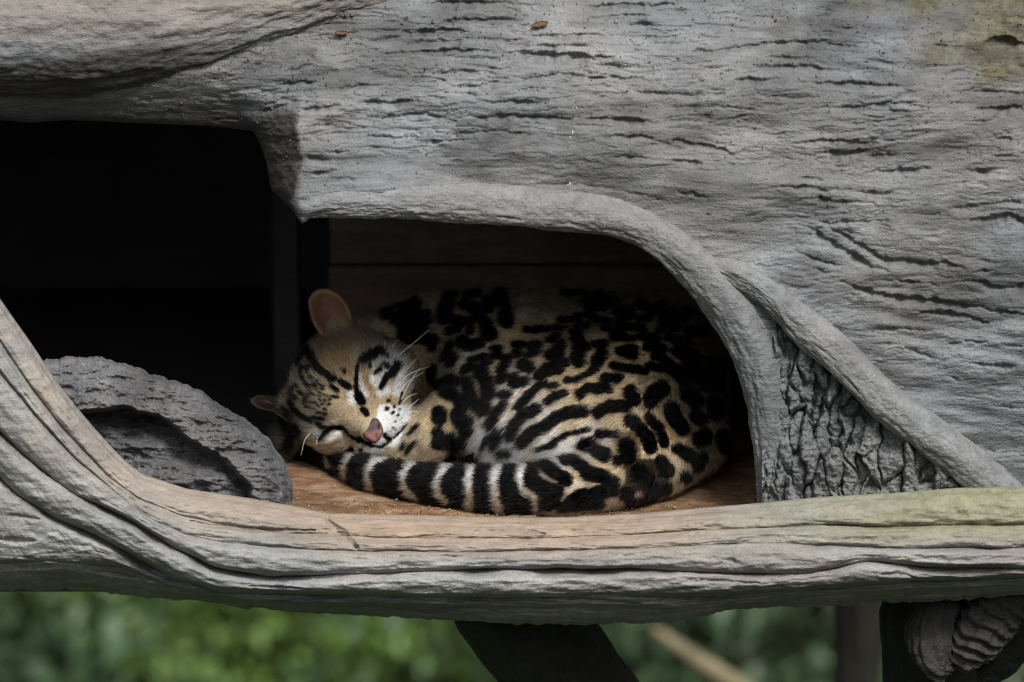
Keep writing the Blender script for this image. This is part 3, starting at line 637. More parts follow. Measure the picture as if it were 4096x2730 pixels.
# ------------------------------------------------------------------ the sleeping ocelot
NRM = -FWD                                                      # towards the camera
HC = P(350, 383, 0.150)                                         # head centre
def HQ(px, py, t):
    """point t mm towards the camera from the plane through the head centre"""
    d = FWD + (px-512)*TANX*RGT - (py-341)*TANX*UPV
    return CAM + d*(((HC-CAM)@FWD)-t/1000.0)
def on(px, py, r, lift=0.0): return onfloor(px, py, r+lift)
TAIL = [(300,452,5.5),(314,455,6.5),(327,459,7.5),(346,465,10.5),(372,474,14.5),(408,481,16.2),(444,485.5,18.2),(471,488,20),(500,489.5,21.5),(536,489.5,23),(560,488,24.5)]
tail_pts = [on(x, y, r/1000*0.97) for x, y, r in TAIL]
rump_pts = [on(590,482,0.027), on(622,472,0.034), on(655,458,0.040), on(684,436,0.047)]
G = {
 'tail': (0.012, [('c', tail_pts, [r/1000 for _, _, r in TAIL])]),
 'rump': (0.022, [('c', [tail_pts[-1]]+rump_pts, [0.0245,0.029,0.034,0.038,0.044])]),
 'thigh': (0.030, [('e', P(598,402,0.105), (0.112,0.075,0.074)), ('e', P(652,398,0.125), (0.062,0.085,0.078)), ('e', P(520,425,0.100), (0.062,0.060,0.052)),
                   ('c', [P(560,440,0.045), P(520,452,0.06), P(492,448,0.09)], [0.020,0.022,0.024])]),
 'flank': (0.045, [('e', P(575,385,0.195), (0.132,0.105,0.082)), ('e', P(505,388,0.160), (0.056,0.075,0.072)), ('e', P(665,380,0.205), (0.060,0.10,0.075))]),
 'back': (0.05, [('c', [P(384,370,0.315), P(440,357,0.352), P(510,356,0.372), P(600,362,0.370), P(665,376,0.340)], [0.054,0.066,0.070,0.072,0.066]),
                 ('e', P(398,386,0.295), (0.048,0.045,0.060))]),
 'arm': (0.022, [('c', [P(482,404,0.132), P(456,416,0.118), P(430,434,0.108), P(404,450,0.112), P(382,458,0.125)], [0.034,0.030,0.026,0.021,0.017])]),
 'head': (0.016, [('e', HC, (0.0555,0.055,0.0555)), ('s', HQ(329,391,22), 0.036), ('s', HQ(388,372,14), 0.027), ('s', HQ(382,392,26), 0.025), ('s', HQ(326,425,16), 0.024),
                  ('c', [HQ(338,403,42), HQ(357,419,50), HQ(371,429,54)], [0.020,0.0145,0.0105]), ('s', HQ(391,417,31), 0.0195), ('s', HQ(399,427,20), 0.0185), ('s', HQ(366,441,36), 0.012),
                  ('s', HQ(379,430,38), 0.0145), ('c', [HQ(372,446,34), HQ(384,447,32), HQ(395,440,26)], [0.0075,0.0085,0.010]), ('s', HQ(362,384,42), 0.0145), ('s', HQ(364,402,42), 0.012), ('s', HQ(334,437,26), 0.0145), ('s', HQ(300,405,-6), 0.018), ('c', [HQ(296,418,-16), HQ(288,434,-24), HQ(286,448,-28)], [0.020,0.017,0.010])]),
}
def sd_prim(p, pr):
    if pr[0] == 's': return np.linalg.norm(p-pr[1].astype(p.dtype), axis=-1)-pr[2]
    if pr[0] == 'e':
        r = np.array(pr[2], p.dtype); q = p-pr[1].astype(p.dtype)
        k0 = np.linalg.norm(q/r, axis=-1); k1 = np.linalg.norm(q/(r*r), axis=-1)+1e-6
        return k0*(k0-1)/k1
    best = None
    pts, rr = pr[1], pr[2]
    for a, b, ra, rb in zip(pts[:-1], pts[1:], rr[:-1], rr[1:]):
        a = a.astype(p.dtype); ab = b.astype(p.dtype)-a
        t = np.clip(((p-a)@ab)/(ab@ab), 0, 1)
        d = np.linalg.norm(p-a-t[..., None]*ab, axis=-1)-(ra+t*(rb-ra))
        best = d if best is None else np.minimum(best, d)
    return best
def smin(a, b, k):
    h = np.clip(0.5+0.5*(b-a)/k, 0, 1)
    return b*(1-h)+a*h-k*h*(1-h)
def sd_group(p, g):
    k, prims = G[g]; d = None
    for pr in prims:
        e = sd_prim(p, pr); d = e if d is None else smin(d, e, k)
    if g in ('thigh', 'rump', 'tail', 'arm', 'flank', 'back'):
        d = np.maximum(d, (ZF+0.001)-p[..., 2])
    return d
def prim_bounds(g):
    lo, hi = np.full(3, 9.0), np.full(3, -9.0)
    for pr in G[g][1]:
        if pr[0] == 'c':
            for q, r in zip(pr[1], pr[2]): lo = np.minimum(lo, q-r); hi = np.maximum(hi, q+r)
        else:
            r = np.array(pr[2]) if pr[0] == 'e' else pr[2]
            lo = np.minimum(lo, pr[1]-r); hi = np.maximum(hi, pr[1]+r)
    return lo-0.03, hi+0.03
KG = {'tail': 0.010, 'rump': 0.012, 'thigh': 0.016, 'flank': 0.006, 'back': 0.012, 'arm': 0.010, 'head': 0.012}
VOX = 0.002
bl = np.min([prim_bounds(g)[0] for g in G], 0)-VOX*2; bh = np.max([prim_bounds(g)[1] for g in G], 0)+VOX*2
dims = np.ceil((bh-bl)/VOX).astype(int)+1
vol = np.full(dims, 1.0, np.float32)
for g in ('back', 'flank', 'thigh', 'rump', 'tail', 'arm', 'head'):
    lo, hi = prim_bounds(g)
    i0 = np.maximum(((lo-bl)/VOX).astype(int), 0); i1 = np.minimum(((hi-bl)/VOX).astype(int)+2, dims)
    ax = [(bl[k]+np.arange(i0[k], i1[k])*VOX).astype(np.float32) for k in range(3)]
    for s in range(0, len(ax[0]), 40):                          # slabs keep memory small
        X, Y, Z = np.meshgrid(ax[0][s:s+40], ax[1], ax[2], indexing='ij')
        d = sd_group(np.stack([X, Y, Z], -1), g).astype(np.float32)
        sl = (slice(i0[0]+s, i0[0]+s+X.shape[0]), slice(i0[1], i1[1]), slice(i0[2], i1[2]))
        vol[sl] = smin(vol[sl], d, KG[g])
def surface_nets(f, lo, h):
    ins = f < 0
    c = np.zeros(np.array(f.shape)-1, np.uint8)
    for dx in (0, 1):
        for dy in (0, 1):
            for dz in (0, 1):
                c += ins[dx:f.shape[0]-1+dx, dy:f.shape[1]-1+dy, dz:f.shape[2]-1+dz]
    act = (c > 0) & (c < 8)
    I = np.argwhere(act); n = len(I)
    acc = np.zeros((n, 3)); w = np.zeros(n)
    corners = [(a, b, d) for a in (0, 1) for b in (0, 1) for d in (0, 1)]
    for i, a in enumerate(corners):
        for b in corners[i+1:]:
            if sum(abs(p-q) for p, q in zip(a, b)) != 1: continue
            fa = f[I[:, 0]+a[0], I[:, 1]+a[1], I[:, 2]+a[2]]; fb = f[I[:, 0]+b[0], I[:, 1]+b[1], I[:, 2]+b[2]]
            m = (fa < 0) != (fb < 0); t = np.where(m, fa/(fa-fb+1e-12), 0)
            acc += np.where(m[:, None], np.array(a)+t[:, None]*(np.array(b)-np.array(a)), 0); w += m
    Vn = lo+(I+acc/w[:, None])*h
    idm = -np.ones(act.shape, np.int64); idm[act] = np.arange(n)
    Fs = []
    for ax in range(3):
        o1, o2 = [k for k in range(3) if k != ax]
        sl0 = [slice(None)]*3; sl1 = [slice(None)]*3
        sl0[ax] = slice(0, -1); sl1[ax] = slice(1, None)
        a, b = ins[tuple(sl0)], ins[tuple(sl1)]
        E = np.argwhere(a != b)
        E = E[(E[:, o1] > 0) & (E[:, o2] > 0) & (E[:, o1] < f.shape[o1]-1) & (E[:, o2] < f.shape[o2]-1)]
        q = []
        for d1, d2 in ((0, 0), (1, 0), (1, 1), (0, 1)):
            t = E.copy(); t[:, o1] -= d1; t[:, o2] -= d2; q.append(idm[t[:, 0], t[:, 1], t[:, 2]])
        q = np.stack(q, 1); fl = a[E[:, 0], E[:, 1], E[:, 2]]
        if ax == 1: fl = ~fl
        q = np.where(fl[:, None], q, q[:, ::-1]); Fs.append(q[(q >= 0).all(1)])
    return Vn, np.vstack(Fs)
CV, CF = surface_nets(vol, bl, VOX); del vol
for _ in range(2):                                              # light smoothing
    acc = np.zeros_like(CV); w = np.zeros(len(CV))
    for a, b in ((0, 1), (1, 2), (2, 3), (3, 0)):
        np.add.at(acc, CF[:, a], CV[CF[:, b]]); np.add.at(w, CF[:, a], 1)
    CV = CV*0.5+0.5*acc/np.maximum(w, 1)[:, None]
fn = np.cross(CV[CF[:, 2]]-CV[CF[:, 0]], CV[CF[:, 3]]-CV[CF[:, 1]])
VN = np.zeros_like(CV)
for k in range(4): np.add.at(VN, CF[:, k], fn)
VN /= np.linalg.norm(VN, axis=1)[:, None]+1e-12
gl = [g for g in G]
def nearest_group(p):
    p = p.astype(np.float32)
    return np.argmin(np.stack([sd_group(p, g) for g in gl], 1), 1)

# coat: blotches read off the photograph, with shade in the folds drawn as black, kept as polylines with a radius
S1 = 0.076531
COAT = fr(435, 345, S1, [
 ([(60,880),(60,950)],88),([(120,620),(180,640)],60),([(230,620),(300,680),(370,780)],85),([(250,440),(400,460)],60),([(430,470),(480,620),(540,740)],72),([(560,760),(640,830)],85),
 ([(300,920),(420,1000)],95),([(440,1050),(430,1120)],75),([(40,1130),(60,1200)],70),([(60,1260),(330,1270)],92),([(200,1230),(300,1300)],92),([(280,1480),(550,1500)],90),
 ([(400,310),(490,280)],52),([(600,330),(680,470),(720,620)],88),([(640,230),(740,220)],25),([(480,190),(660,150)],38),([(760,150),(850,110)],42),([(740,40),(880,30)],22),
 ([(900,170),(980,160)],40),([(1060,95),(1140,85)],28),([(1060,160),(1130,150)],20),([(1060,0),(1180,0)],35),([(1270,40),(1370,20)],45),([(1240,135),(1380,95)],32),
 ([(950,240),(880,330),(870,450)],60),([(920,400)],60),([(1160,270),(1240,290)],75),([(1050,420),(1040,500)],60),([(1120,500),(1200,460)],50),([(880,650),(960,640)],50),
 ([(690,790),(620,860)],60),([(900,780),(800,900),(720,1030)],56),([(1240,640),(1140,760),(1090,800)],55),([(1300,580),(1430,500)],50),([(1500,530),(1600,510)],25),
 ([(1370,400),(1480,300),(1700,230)],65),([(1500,350),(1650,320)],45),([(1540,130),(1640,80)],70),([(1890,210),(1880,150)],85),([(2180,140),(2120,230)],70),([(1900,40),(2000,20)],45),
 ([(2020,370),(2120,280)],40),([(1730,450),(1850,450),(1960,400)],35),([(1900,640),(2000,560),(2250,560)],58),([(1480,730),(1580,660),(1700,620)],48),
 ([(1330,830),(1150,930),(1060,1030),(1000,1180)],70),([(780,1210),(800,1280),(840,1150)],75),([(1950,860),(1750,870),(1570,960),(1440,1060),(1270,1140),(1150,1270)],74),
 ([(870,1420),(980,1400)],36),([(640,1330),(690,1200)],24),([(1350,1370),(1440,1330),(1560,1260),(1750,1150),(2000,1100)],26),([(1960,1300),(2100,1370),(2230,1420)],78),([(1720,1520),(1880,1520)],60),([(1440,1330),(1560,1300)],36)])
COAT += fr(585, 345, S1, [
 ([(380,270),(560,300),(780,340)],50),([(860,270),(970,310)],50),([(1060,250),(1180,330),(1250,410)],85),([(1400,300),(1500,400),(1650,430)],110),([(280,430),(440,430)],60),
 ([(30,570),(200,540),(320,580)],50),([(600,610),(640,700)],85),([(860,700),(900,620),(1000,560)],100),([(850,760)],60),([(180,880),(320,800),(540,800)],74),([(1330,640),(1440,720)],100),
 ([(1120,830),(1170,960),(1260,1080)],100),([(1450,920),(1500,960)],85),([(1680,740),(1700,870)],100),([(600,980),(720,1080),(830,1220),(860,1340)],80),
 ([(830,940),(920,1030),(1010,1180),(1030,1280)],60),([(1480,1220),(1560,1180)],100),([(1300,1400),(1350,1430)],80),([(1520,1450)],70),([(1200,1350)],70),([(1780,1150),(1810,1320)],75),
 ([(180,1150),(420,1170)],50),([(60,1290),(160,1380),(260,1440)],85),([(560,1320),(560,1450)],105),([(440,1500)],60),([(1000,1520)],90),
 ([(880,0),(1000,50)],60),([(480,80),(640,130)],60),([(1180,80),(1400,120)],70),([(230,100)],70),([(900,150),(1050,180)],40)])
COAT += fr(525, 270, S1, [
 ([(500,300),(740,270)],35),([(950,300),(1150,260)],35),([(700,420),(850,380),(950,330)],28),([(780,500),(900,420),(1100,400),(1180,420),(1050,500),(850,530)],30),([(1350,300),(1600,300)],45),
 ([(1470,450),(1600,540),(1750,480)],50),([(1200,550),(1330,510)],38),([(1220,600),(1380,570)],25),([(650,600),(800,590)],25),([(420,660),(700,660)],25),([(870,640),(1140,690)],30),
 ([(1260,650),(1420,640)],15),([(1480,660),(1590,650)],40),([(1720,600),(1900,550)],40),([(1750,680),(2050,630)],40),([(2050,540),(2250,530)],35),([(60,780),(20,780)],30),([(120,800),(230,770)],35),
 ([(320,780),(540,760)],25),([(340,920),(460,870)],35),([(100,1000),(180,980)],48),([(40,1120),(200,1080)],28),([(700,730),(850,740)],35),([(640,830),(740,820)],35),([(680,900),(740,920)],60),
 ([(1250,730),(1400,760),(1540,780)],35),([(1050,780),(1280,820)],30),([(1720,780),(1950,760)],35),([(2120,800),(2300,780)],70),([(1150,880),(1420,900)],35),([(1520,870),(1700,890)],45),
 ([(1850,890),(2100,940)],45),([(680,1010),(760,1000)],40),([(920,970),(1060,960)],35),([(420,1030),(500,980)],55),([(330,1120),(470,1080)],55),([(1600,1000),(1750,1030)],60),([(1330,1000),(1450,1010)],20),([(1950,1060),(2200,1120)],60)])
COAT += fr(350, 270, S1, [
 ([(150,500),(500,450),(850,450)],45),([(500,600),(620,650),(680,720)],60),([(430,590)],50),([(850,700),(780,800)],110),([(960,650)],60),([(1300,300),(1250,450),(1200,620)],75),
 ([(1330,640),(1500,690),(1700,640)],45),([(1500,450),(1620,520)],60),([(1780,420),(1800,520)],60),([(1500,310),(1650,310)],30),([(1930,350),(2030,500),(2060,680)],85),([(1800,730),(1830,850)],90),
 ([(1080,900),(1050,1000)],45),([(1270,800),(1380,770)],35),([(1420,770)],40),([(1330,960),(1250,1130)],50),([(1480,930),(1560,980),(1700,960)],70),([(1580,800)],50),([(1380,1120),(1320,1200)],55),
 ([(1080,1330),(1080,1400)],70),([(1180,1480),(1350,1430)],85)])
COAT += fr(400, 270, 0.16264, [
 ([(1030,1165),(1090,1180),(1140,1215)],38),([(1160,1250),(1230,1260),(1310,1310)],44),([(1470,1240),(1520,1280)],52),([(1400,1370)],48),([(1200,1370),(1310,1350)],36),([(900,1200),(960,1250),(1030,1290)],36),
 ([(1640,1230)],44),([(1130,1380),(1060,1420)],40),([(1240,1430),(1000,1455)],28),([(800,1225),(820,1290),(905,1350)],46),([(960,1360),(930,1430)],45),([(850,1440),(770,1390)],48),([(1540,1350),(1600,1330)],30),([(1760,1265)],34),([(1830,1190)],40),([(1420,1430),(1560,1390)],24),([(1560,1350),(1640,1330)],40),
 ([(110,950),(60,1000)],8),([(40,1120),(90,1060)],10),([(10,1100),(30,1060)],7)])
TAILW = fr(285, 445, 0.0765, [([(570,90),(550,180),(590,290)],22),([(910,110),(820,190),(780,300),(800,440)],34),([(1330,180),(1200,200),(1110,310),(1090,420),(1120,540),(1180,640)],44),
 ([(1700,225),(1620,290),(1560,400),(1560,530),(1630,620),(1740,720)],46),([(2230,225),(2110,290),(2020,400),(1990,520),(2010,620),(2120,730)],50)]) + fr(287.5, 425, 0.15937, [
 ([(1165,245),(1140,340),(1150,440),(1155,540)],27),([(1330,255),(1300,350),(1310,440),(1340,545)],28),([(1490,240),(1460,320),(1490,410),(1560,450),(1585,540)],24)])
SH = 0.07174
FACE = fr(280, 350, SH, [
 ([(380,40),(440,80),(480,180),(560,290),(660,350)],52),([(410,230),(395,330)],25),([(450,400)],30),([(360,450),(400,510),(460,520),(530,460)],20),([(330,410)],32),([(255,510)],32),([(300,590),(340,620)],26),([(245,680)],38),
 ([(700,415),(770,405)],36),([(860,450),(960,520)],45),([(730,510),(800,570)],32),([(720,650),(810,660)],14),([(905,300)],22),([(1150,160),(1280,80),(1400,30)],58),
 ([(1080,240),(1065,400),(1060,520),(1085,620)],30),([(1090,640),(1135,715)],62),([(1255,235)],28),([(1330,320),(1400,270)],26),([(1440,200),(1500,240)],25),([(1620,230),(1560,340)],58),([(1500,350),(1470,400),(1410,520)],36),([(1470,95),(1500,100)],22),
 ([(1510,710)],26),([(1490,820)],28),([(1590,790)],20),([(1570,880)],22),([(1640,910)],15),([(1600,995)],11),([(1665,830)],13),([(1570,1075)],10),([(1610,1110)],9),([(1540,1140)],7),([(1160,830),(1210,890)],40),
 ([(1100,1225),(1180,1290),(1260,1310)],24),([(1460,1190),(1530,1260)],30),([(1530,1260),(1640,1180),(1760,1040)],17),([(1250,1330),(1400,1350),(1500,1290)],14),([(555,1240),(640,1150),(740,1080),(880,1085),(940,1150)],30),([(960,1180),(1100,1270)],26),
 ([(480,940),(620,960)],24),([(530,1020),(600,1080),(680,1090)],30),([(170,740),(230,850),(330,930),(440,990)],38),([(360,690),(350,760)],16),([(1130,1390)],26),([(300,330),(330,250)],30),([(250,200),(300,100)],40),
 ([(200,560),(180,640)],24),([(90,960),(120,1130)],60),([(180,1200),(120,1350)],55),([(240,1080),(300,1180)],40),([(60,800),(110,860)],30),([(1700,600),(1660,760)],14)])
rs = np.random.default_rng(3)
for (x, y) in [(440,580),(520,560),(600,550),(400,660),(480,620),(560,650),(620,630),(670,650),(360,720),(430,700),(500,730),(560,700),(640,710),(410,790),(480,820),(600,760),(540,780),(560,870),(610,890),(700,700),(690,760),(640,830),(520,510),(590,500),(570,600),(450,740),(530,880),(650,900),(420,620)]:
    a = rs.normal()*0.5+0.45; L = rs.uniform(6, 20)
    FACE += fr(280, 350, SH, [([(x-L*math.cos(a), y-L*math.sin(a)), (x+L*math.cos(a), y+L*math.sin(a))], rs.uniform(9, 14))])
FWHITE = fr(280, 350, SH, [([(1610,1000),(1590,1120)],165),([(1690,900)],110),([(1660,1080)],130),([(1090,300),(1120,480),(1190,620)],26),([(980,620),(1010,720)],40),([(1350,440),(1320,400)],70),([(1600,120),(1450,150)],110),([(1380,170),(1430,330)],50),
 ([(810,1165),(700,1225)],40),([(1500,560),(1400,610)],45),([(1380,1370),(1250,1400)],70),([(560,1150),(480,1130)],40),([(1700,400),(1650,560)],80),([(380,1420)],70)])
FBROWN = fr(280, 350, SH, [([(1160,300),(1230,500)],75),([(720,1320),(820,1330)],75),([(780,180),(760,60)],140)])
def capmin(x, y, items, pad=5.0):
    d = np.full(x.shape, 9.0, np.float32)
    for pts, r in items:
        q = np.array(pts); m = pad+r
        k = np.flatnonzero((x > q[:, 0].min()-m) & (x < q[:, 0].max()+m) & (y > q[:, 1].min()-m) & (y < q[:, 1].max()+m))
        if not len(k): continue
        xx, yy = x[k], y[k]; b = np.full(len(k), 9.0)
        if len(pts) == 1: b = np.hypot(xx-q[0, 0], yy-q[0, 1])
        else:
            for a_, b_ in zip(pts[:-1], pts[1:]): b = np.minimum(b, seg_d(xx, yy, a_, b_)[0])
        d[k] = np.minimum(d[k], b-r)
    return d
TAN = np.array([0.50, 0.39, 0.255]); WHT = np.array([0.86, 0.84, 0.80]); BLK = np.array([0.0018, 0.0016, 0.0017]); GREY = np.array([0.30, 0.235, 0.16]); OLV = np.array([0.50, 0.39, 0.245])
def mixv(a, b, t): return a*(1-t[:, None])+b*t[:, None]
def coat(p, grp, j=1.0):
    """coat colour at points on the body; grp = index of the nearest body group"""
    x, y = proj(p); n = len(x)
    wx = x+j*(1.1*noise(x/7, y/7, seed=131)+0.7*noise(x/2.6, y/2.6, seed=132)); wy = y+j*(1.1*noise(x/7, y/7, seed=133)+0.7*noise(x/2.6, y/2.6, seed=134))
    head = grp == gl.index('head'); tail = (grp == gl.index('tail')) & (x < 541)
    c = np.tile(TAN, (n, 1))
    tone = 0.5+0.5*fbm(x/30, y/30, o=3, seed=135)
    c = mixv(c, OLV[None], np.clip(tone, 0, 1)*0.7)
    # white belly fan, white along the tail base
    wh = np.zeros(n)
    for cx_, cy_, R, s in ((497,448,46,1.0),(556,452,30,0.95),(535,420,40,0.45),(470,352,26,0.55),(590,440,26,0.6),(520,395,40,0.4),(580,492,18,0.3),(520,310,16,0.6)):
        wh = np.maximum(wh, s*sstep(R, R*0.35, np.hypot(x-cx_, y-cy_)))
    c = mixv(c, WHT[None], wh*(~head))
    d = capmin(wx, wy, COAT); blk = sstep(0.9, -0.9, d-np.where(grp == gl.index('back'), 2.3, np.where(y < 335, 1.5, 1.15)))  # spots widened on back and upper flank, partly painting in their shade
    c = mixv(c, BLK[None], np.where(head | tail, 0, blk))
    # tail: black with pale rings, white on top and buff below
    dt = capmin(wx, wy, TAILW); ring = sstep(0.8, -0.8, dt)*tail
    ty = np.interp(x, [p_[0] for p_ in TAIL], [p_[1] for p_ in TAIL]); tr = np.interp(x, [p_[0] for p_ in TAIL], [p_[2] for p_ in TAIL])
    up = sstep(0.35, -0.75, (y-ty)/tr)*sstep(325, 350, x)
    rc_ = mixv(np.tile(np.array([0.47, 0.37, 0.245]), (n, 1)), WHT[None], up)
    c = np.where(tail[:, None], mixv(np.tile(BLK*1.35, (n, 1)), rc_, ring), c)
    # face
    hc = mixv(np.tile(TAN*0.98, (n, 1)), GREY[None], sstep(40, 10, np.hypot(x-336, y-360))*0.8)
    hc = mixv(hc, (TAN*0.62)[None], sstep(372, 340, y)*0.7)
    hc = mixv(hc, np.array([[0.27, 0.15, 0.06]]), sstep(1.5, -1.5, capmin(wx, wy, FBROWN))*np.clip(0.75+1.2*noise(x/2.2, y/2.2, seed=137), 0.15, 1)*0.8)
    hc = mixv(hc, WHT[None]*0.95, sstep(3.4, -2.4, capmin(wx, wy, FWHITE)))
    hj = 0.45
    hx_, hy_ = x+hj*(wx-x), y+hj*(wy-y)
    hc = mixv(hc, BLK[None], sstep(0.6, -0.5, capmin(hx_, hy_, FACE)-0.35))
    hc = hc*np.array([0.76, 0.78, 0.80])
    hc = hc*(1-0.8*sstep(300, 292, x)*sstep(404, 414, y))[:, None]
    # crown and nape, away from the digitised face: rows of dark stripes
    c = np.where(head[:, None], hc, c)
    return c
# closed eyelids, brow and mouth pressed into the face
vg_ = nearest_group(CV); _x, _y = proj(CV); _hd = (vg_ == gl.index('head')) & (VN@NRM > 0.1)
EYES = fr(280, 350, SH, [([(1080,250),(1065,400),(1060,520),(1085,620),(1130,700)],6),([(560,1235),(640,1150),(740,1085),(880,1090),(940,1150)],6),([(1470,1195),(1530,1260),(1640,1180),(1760,1040)],4),([(960,1180),(1110,1270)],4)])
LIDS = fr(280, 350, SH, [([(1130,330),(1160,480),(1210,620)],30),([(1000,480),(990,620)],30),([(800,1190),(690,1250)],45),([(780,1020),(640,1080)],25)])
_de = capmin(_x, _y, EYES); _dl = capmin(_x, _y, LIDS)
CV = CV+VN*(_hd*(-0.0034*np.exp(-(np.maximum(_de, 0)/1.6)**2)+0.0020*np.exp(-(np.maximum(_dl, 0)/2.2)**2)))[:, None]
body = thing('ocelot', 'spotted ocelot asleep, curled up with its ringed tail under its chin', 'cat', onfloor(560, 480, 0))
vg_ = nearest_group(CV)
vc = coat(CV, vg_)
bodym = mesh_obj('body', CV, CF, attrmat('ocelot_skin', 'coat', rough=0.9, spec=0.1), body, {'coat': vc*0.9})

# ears
def ear(name, outline, cup, ptb, tone):
    """cupped ear: polar grid over an outline (px,py,t towards the camera), back sheet behind it"""
    o = spline(np.array(outline+[outline[0]]), 73)[:-1]
    cx_, cy_, ct = ptb
    nr_ = 16; Vf, C = [], []
    for k in range(nr_+1):
        f = k/nr_
        for (x, y, t) in o:
            xx, yy = cx_+(x-cx_)*f, cy_+(y-cy_)*f
            tt = ct+(t-ct)*f
            tt = tt-cup*(1-f**2.2)
            Vf.append(HQ(xx, yy, tt))
            e = 0.5+0.5*noise(np.array([xx/5.0]), np.array([yy/5.0]), seed=141)[0]
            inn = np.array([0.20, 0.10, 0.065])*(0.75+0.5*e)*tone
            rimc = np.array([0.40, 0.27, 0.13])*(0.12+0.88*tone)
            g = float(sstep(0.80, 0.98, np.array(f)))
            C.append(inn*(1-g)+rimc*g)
    m = len(o)
    Vb, Cb = [], []
    for k in range(1, nr_+1):
        f = 1-k/nr_*0.999
        for (x, y, t) in o:
            tt = ct+(t-ct)*f-cup*(1-f**2.2)-2.2-3*(1-f)
            Vb.append(HQ(cx_+(x-cx_)*f, cy_+(y-cy_)*f, tt)); Cb.append(np.array([0.03, 0.025, 0.02]))
    V = np.array(Vf+Vb); F = grid_faces(2*nr_+1, m, wrap=True)
    return mesh_obj(name, V, F, M_EAR, body, {'coat': np.array(C+Cb)}), np.array(Vf[-m:])
M_EAR = attrmat('ear_skin', 'coat', rough=0.6, spec=0.3, sss=0.15)
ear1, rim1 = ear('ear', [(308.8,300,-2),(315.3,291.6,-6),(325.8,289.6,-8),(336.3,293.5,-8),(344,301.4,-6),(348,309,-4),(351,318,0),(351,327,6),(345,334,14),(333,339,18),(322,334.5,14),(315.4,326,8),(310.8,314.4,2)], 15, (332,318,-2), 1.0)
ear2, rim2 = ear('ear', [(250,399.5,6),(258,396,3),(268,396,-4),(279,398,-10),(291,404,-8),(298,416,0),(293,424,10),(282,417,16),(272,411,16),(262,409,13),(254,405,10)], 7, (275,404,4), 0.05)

# nose leather
def nose():
    poly = [(280+(1305+(x-1305)*0.9)*SH, 350+(1135+(y-1135)*0.9)*SH) for x, y in [(1175,1060),(1230,985),(1300,930),(1370,940),(1420,1010),(1445,1080),(1455,1150),(1410,1235),(1340,1310),(1250,1300),(1165,1240),(1140,1170)]]
    xs_ = np.arange(359, 387, 0.45); ys_ = np.arange(414, 447, 0.45); X, Y = np.meshgrid(xs_, ys_)
    d = poly_sd(X, Y, poly); ins = np.clip(-d, 0, 6)
    dome = 6.5*np.sqrt(np.clip(1-(1-np.clip(ins/6, 0, 1))**2, 0, 1))
    nost = lambda cx_, cy_, r, e=1.0: np.exp(-(((X-cx_)/r)**2+((Y-cy_)/(r*e))**2))
    no = nost(378.8, 427.0, 1.7, 1.9)+0.9*nost(367.5, 441.5, 1.8, 1.1)+0.35*nost(376.5, 437, 1.0, 3.0)
    t = 59.5+dome*0.85-2.6*no
    pts = np.array([HQ(a, b, c) for a, b, c in zip(X.ravel(), Y.ravel(), t.ravel())])
    pink = np.array([0.215, 0.10, 0.085]); dark = np.array([0.10, 0.075, 0.075])
    g = sstep(3.0, -2.5, poly_sd(X, Y, [(280+x*SH, 350+y*SH) for x, y in [(1190,1060),(1300,930),(1390,960),(1370,1080),(1320,1130),(1240,1120)]])+1.6*noise(X/3, Y/3, seed=145)).ravel()
    C = mixv(np.tile(pink, (X.size, 1)), dark[None]*0.8, g*0.95)
    C = C*(0.8+0.4*noise(X/4, Y/4, seed=146).ravel()[:, None]+0.2)
    C = mixv(C, np.array([[0.02, 0.012, 0.012]]), np.clip(no.ravel()*1.1, 0, 1))
    C = mixv(C, np.array([[0.04, 0.02, 0.02]]), sstep(-1.6, -0.2, d.ravel()))
    F = grid_faces(*X.shape, flip=True); k = (d.ravel() < 0.4)
    F = F[k[F].all(1)]; used = np.zeros(len(pts), bool); used[F.ravel()] = True; ren = np.cumsum(used)-1
    mesh_obj('nose', pts[used], ren[F], attrmat('nose_leather', 'coat', rough=0.62, spec=0.2, sss=0.1), body, {'coat': C[used]})
nose()

# fur: real strands, each with the coat colour at its root
tri = np.vstack([CF[:, [0, 1, 2]], CF[:, [0, 2, 3]]])
tv = CV[tri]; tn = np.cross(tv[:, 1]-tv[:, 0], tv[:, 2]-tv[:, 0]); ta = 0.5*np.linalg.norm(tn, axis=1); tc_ = tv.mean(1)
facing = (tn@NRM)/(2*ta+1e-15)
tg = vg_[tri[:, 0]]
dens = np.where(facing > -0.25, 1.0, 0.10)
hd = tg == gl.index('head')
dens = dens*np.where(hd, 2.6, 1.0)*np.where(tg == gl.index('tail'), 1.5, 1.0)*np.where(tg == gl.index('back'), 0.6, 1.0)
NH = 330000
rf_ = np.random.default_rng(8)
pr_ = ta*dens; pr_ /= pr_.sum()
ti = rf_.choice(len(tri), NH, p=pr_)
u1, u2 = rf_.random(NH), rf_.random(NH); su = np.sqrt(u1); bw = np.stack([1-su, su*(1-u2), su*u2], 1)
root = (tv[ti]*bw[..., None]).sum(1); nn = (VN[tri[ti]]*bw[..., None]).sum(1); nn /= np.linalg.norm(nn, axis=1)[:, None]
hg_ = nearest_group(root); hx0, hy0 = proj(root)
keep = ~((hg_ == gl.index('head')) & (poly_sd(hx0, hy0, [(280+x*SH, 350+y*SH) for x, y in [(1175,1060),(1230,985),(1300,930),(1370,940),(1420,1010),(1445,1080),(1455,1150),(1410,1235),(1340,1310),(1250,1300),(1165,1240),(1140,1170)]]) < 0.6) & ((root-HC)@NRM > 0.03))
root, nn, hg_, hx0, hy0 = root[keep], nn[keep], hg_[keep], hx0[keep], hy0[keep]; NH = len(root)
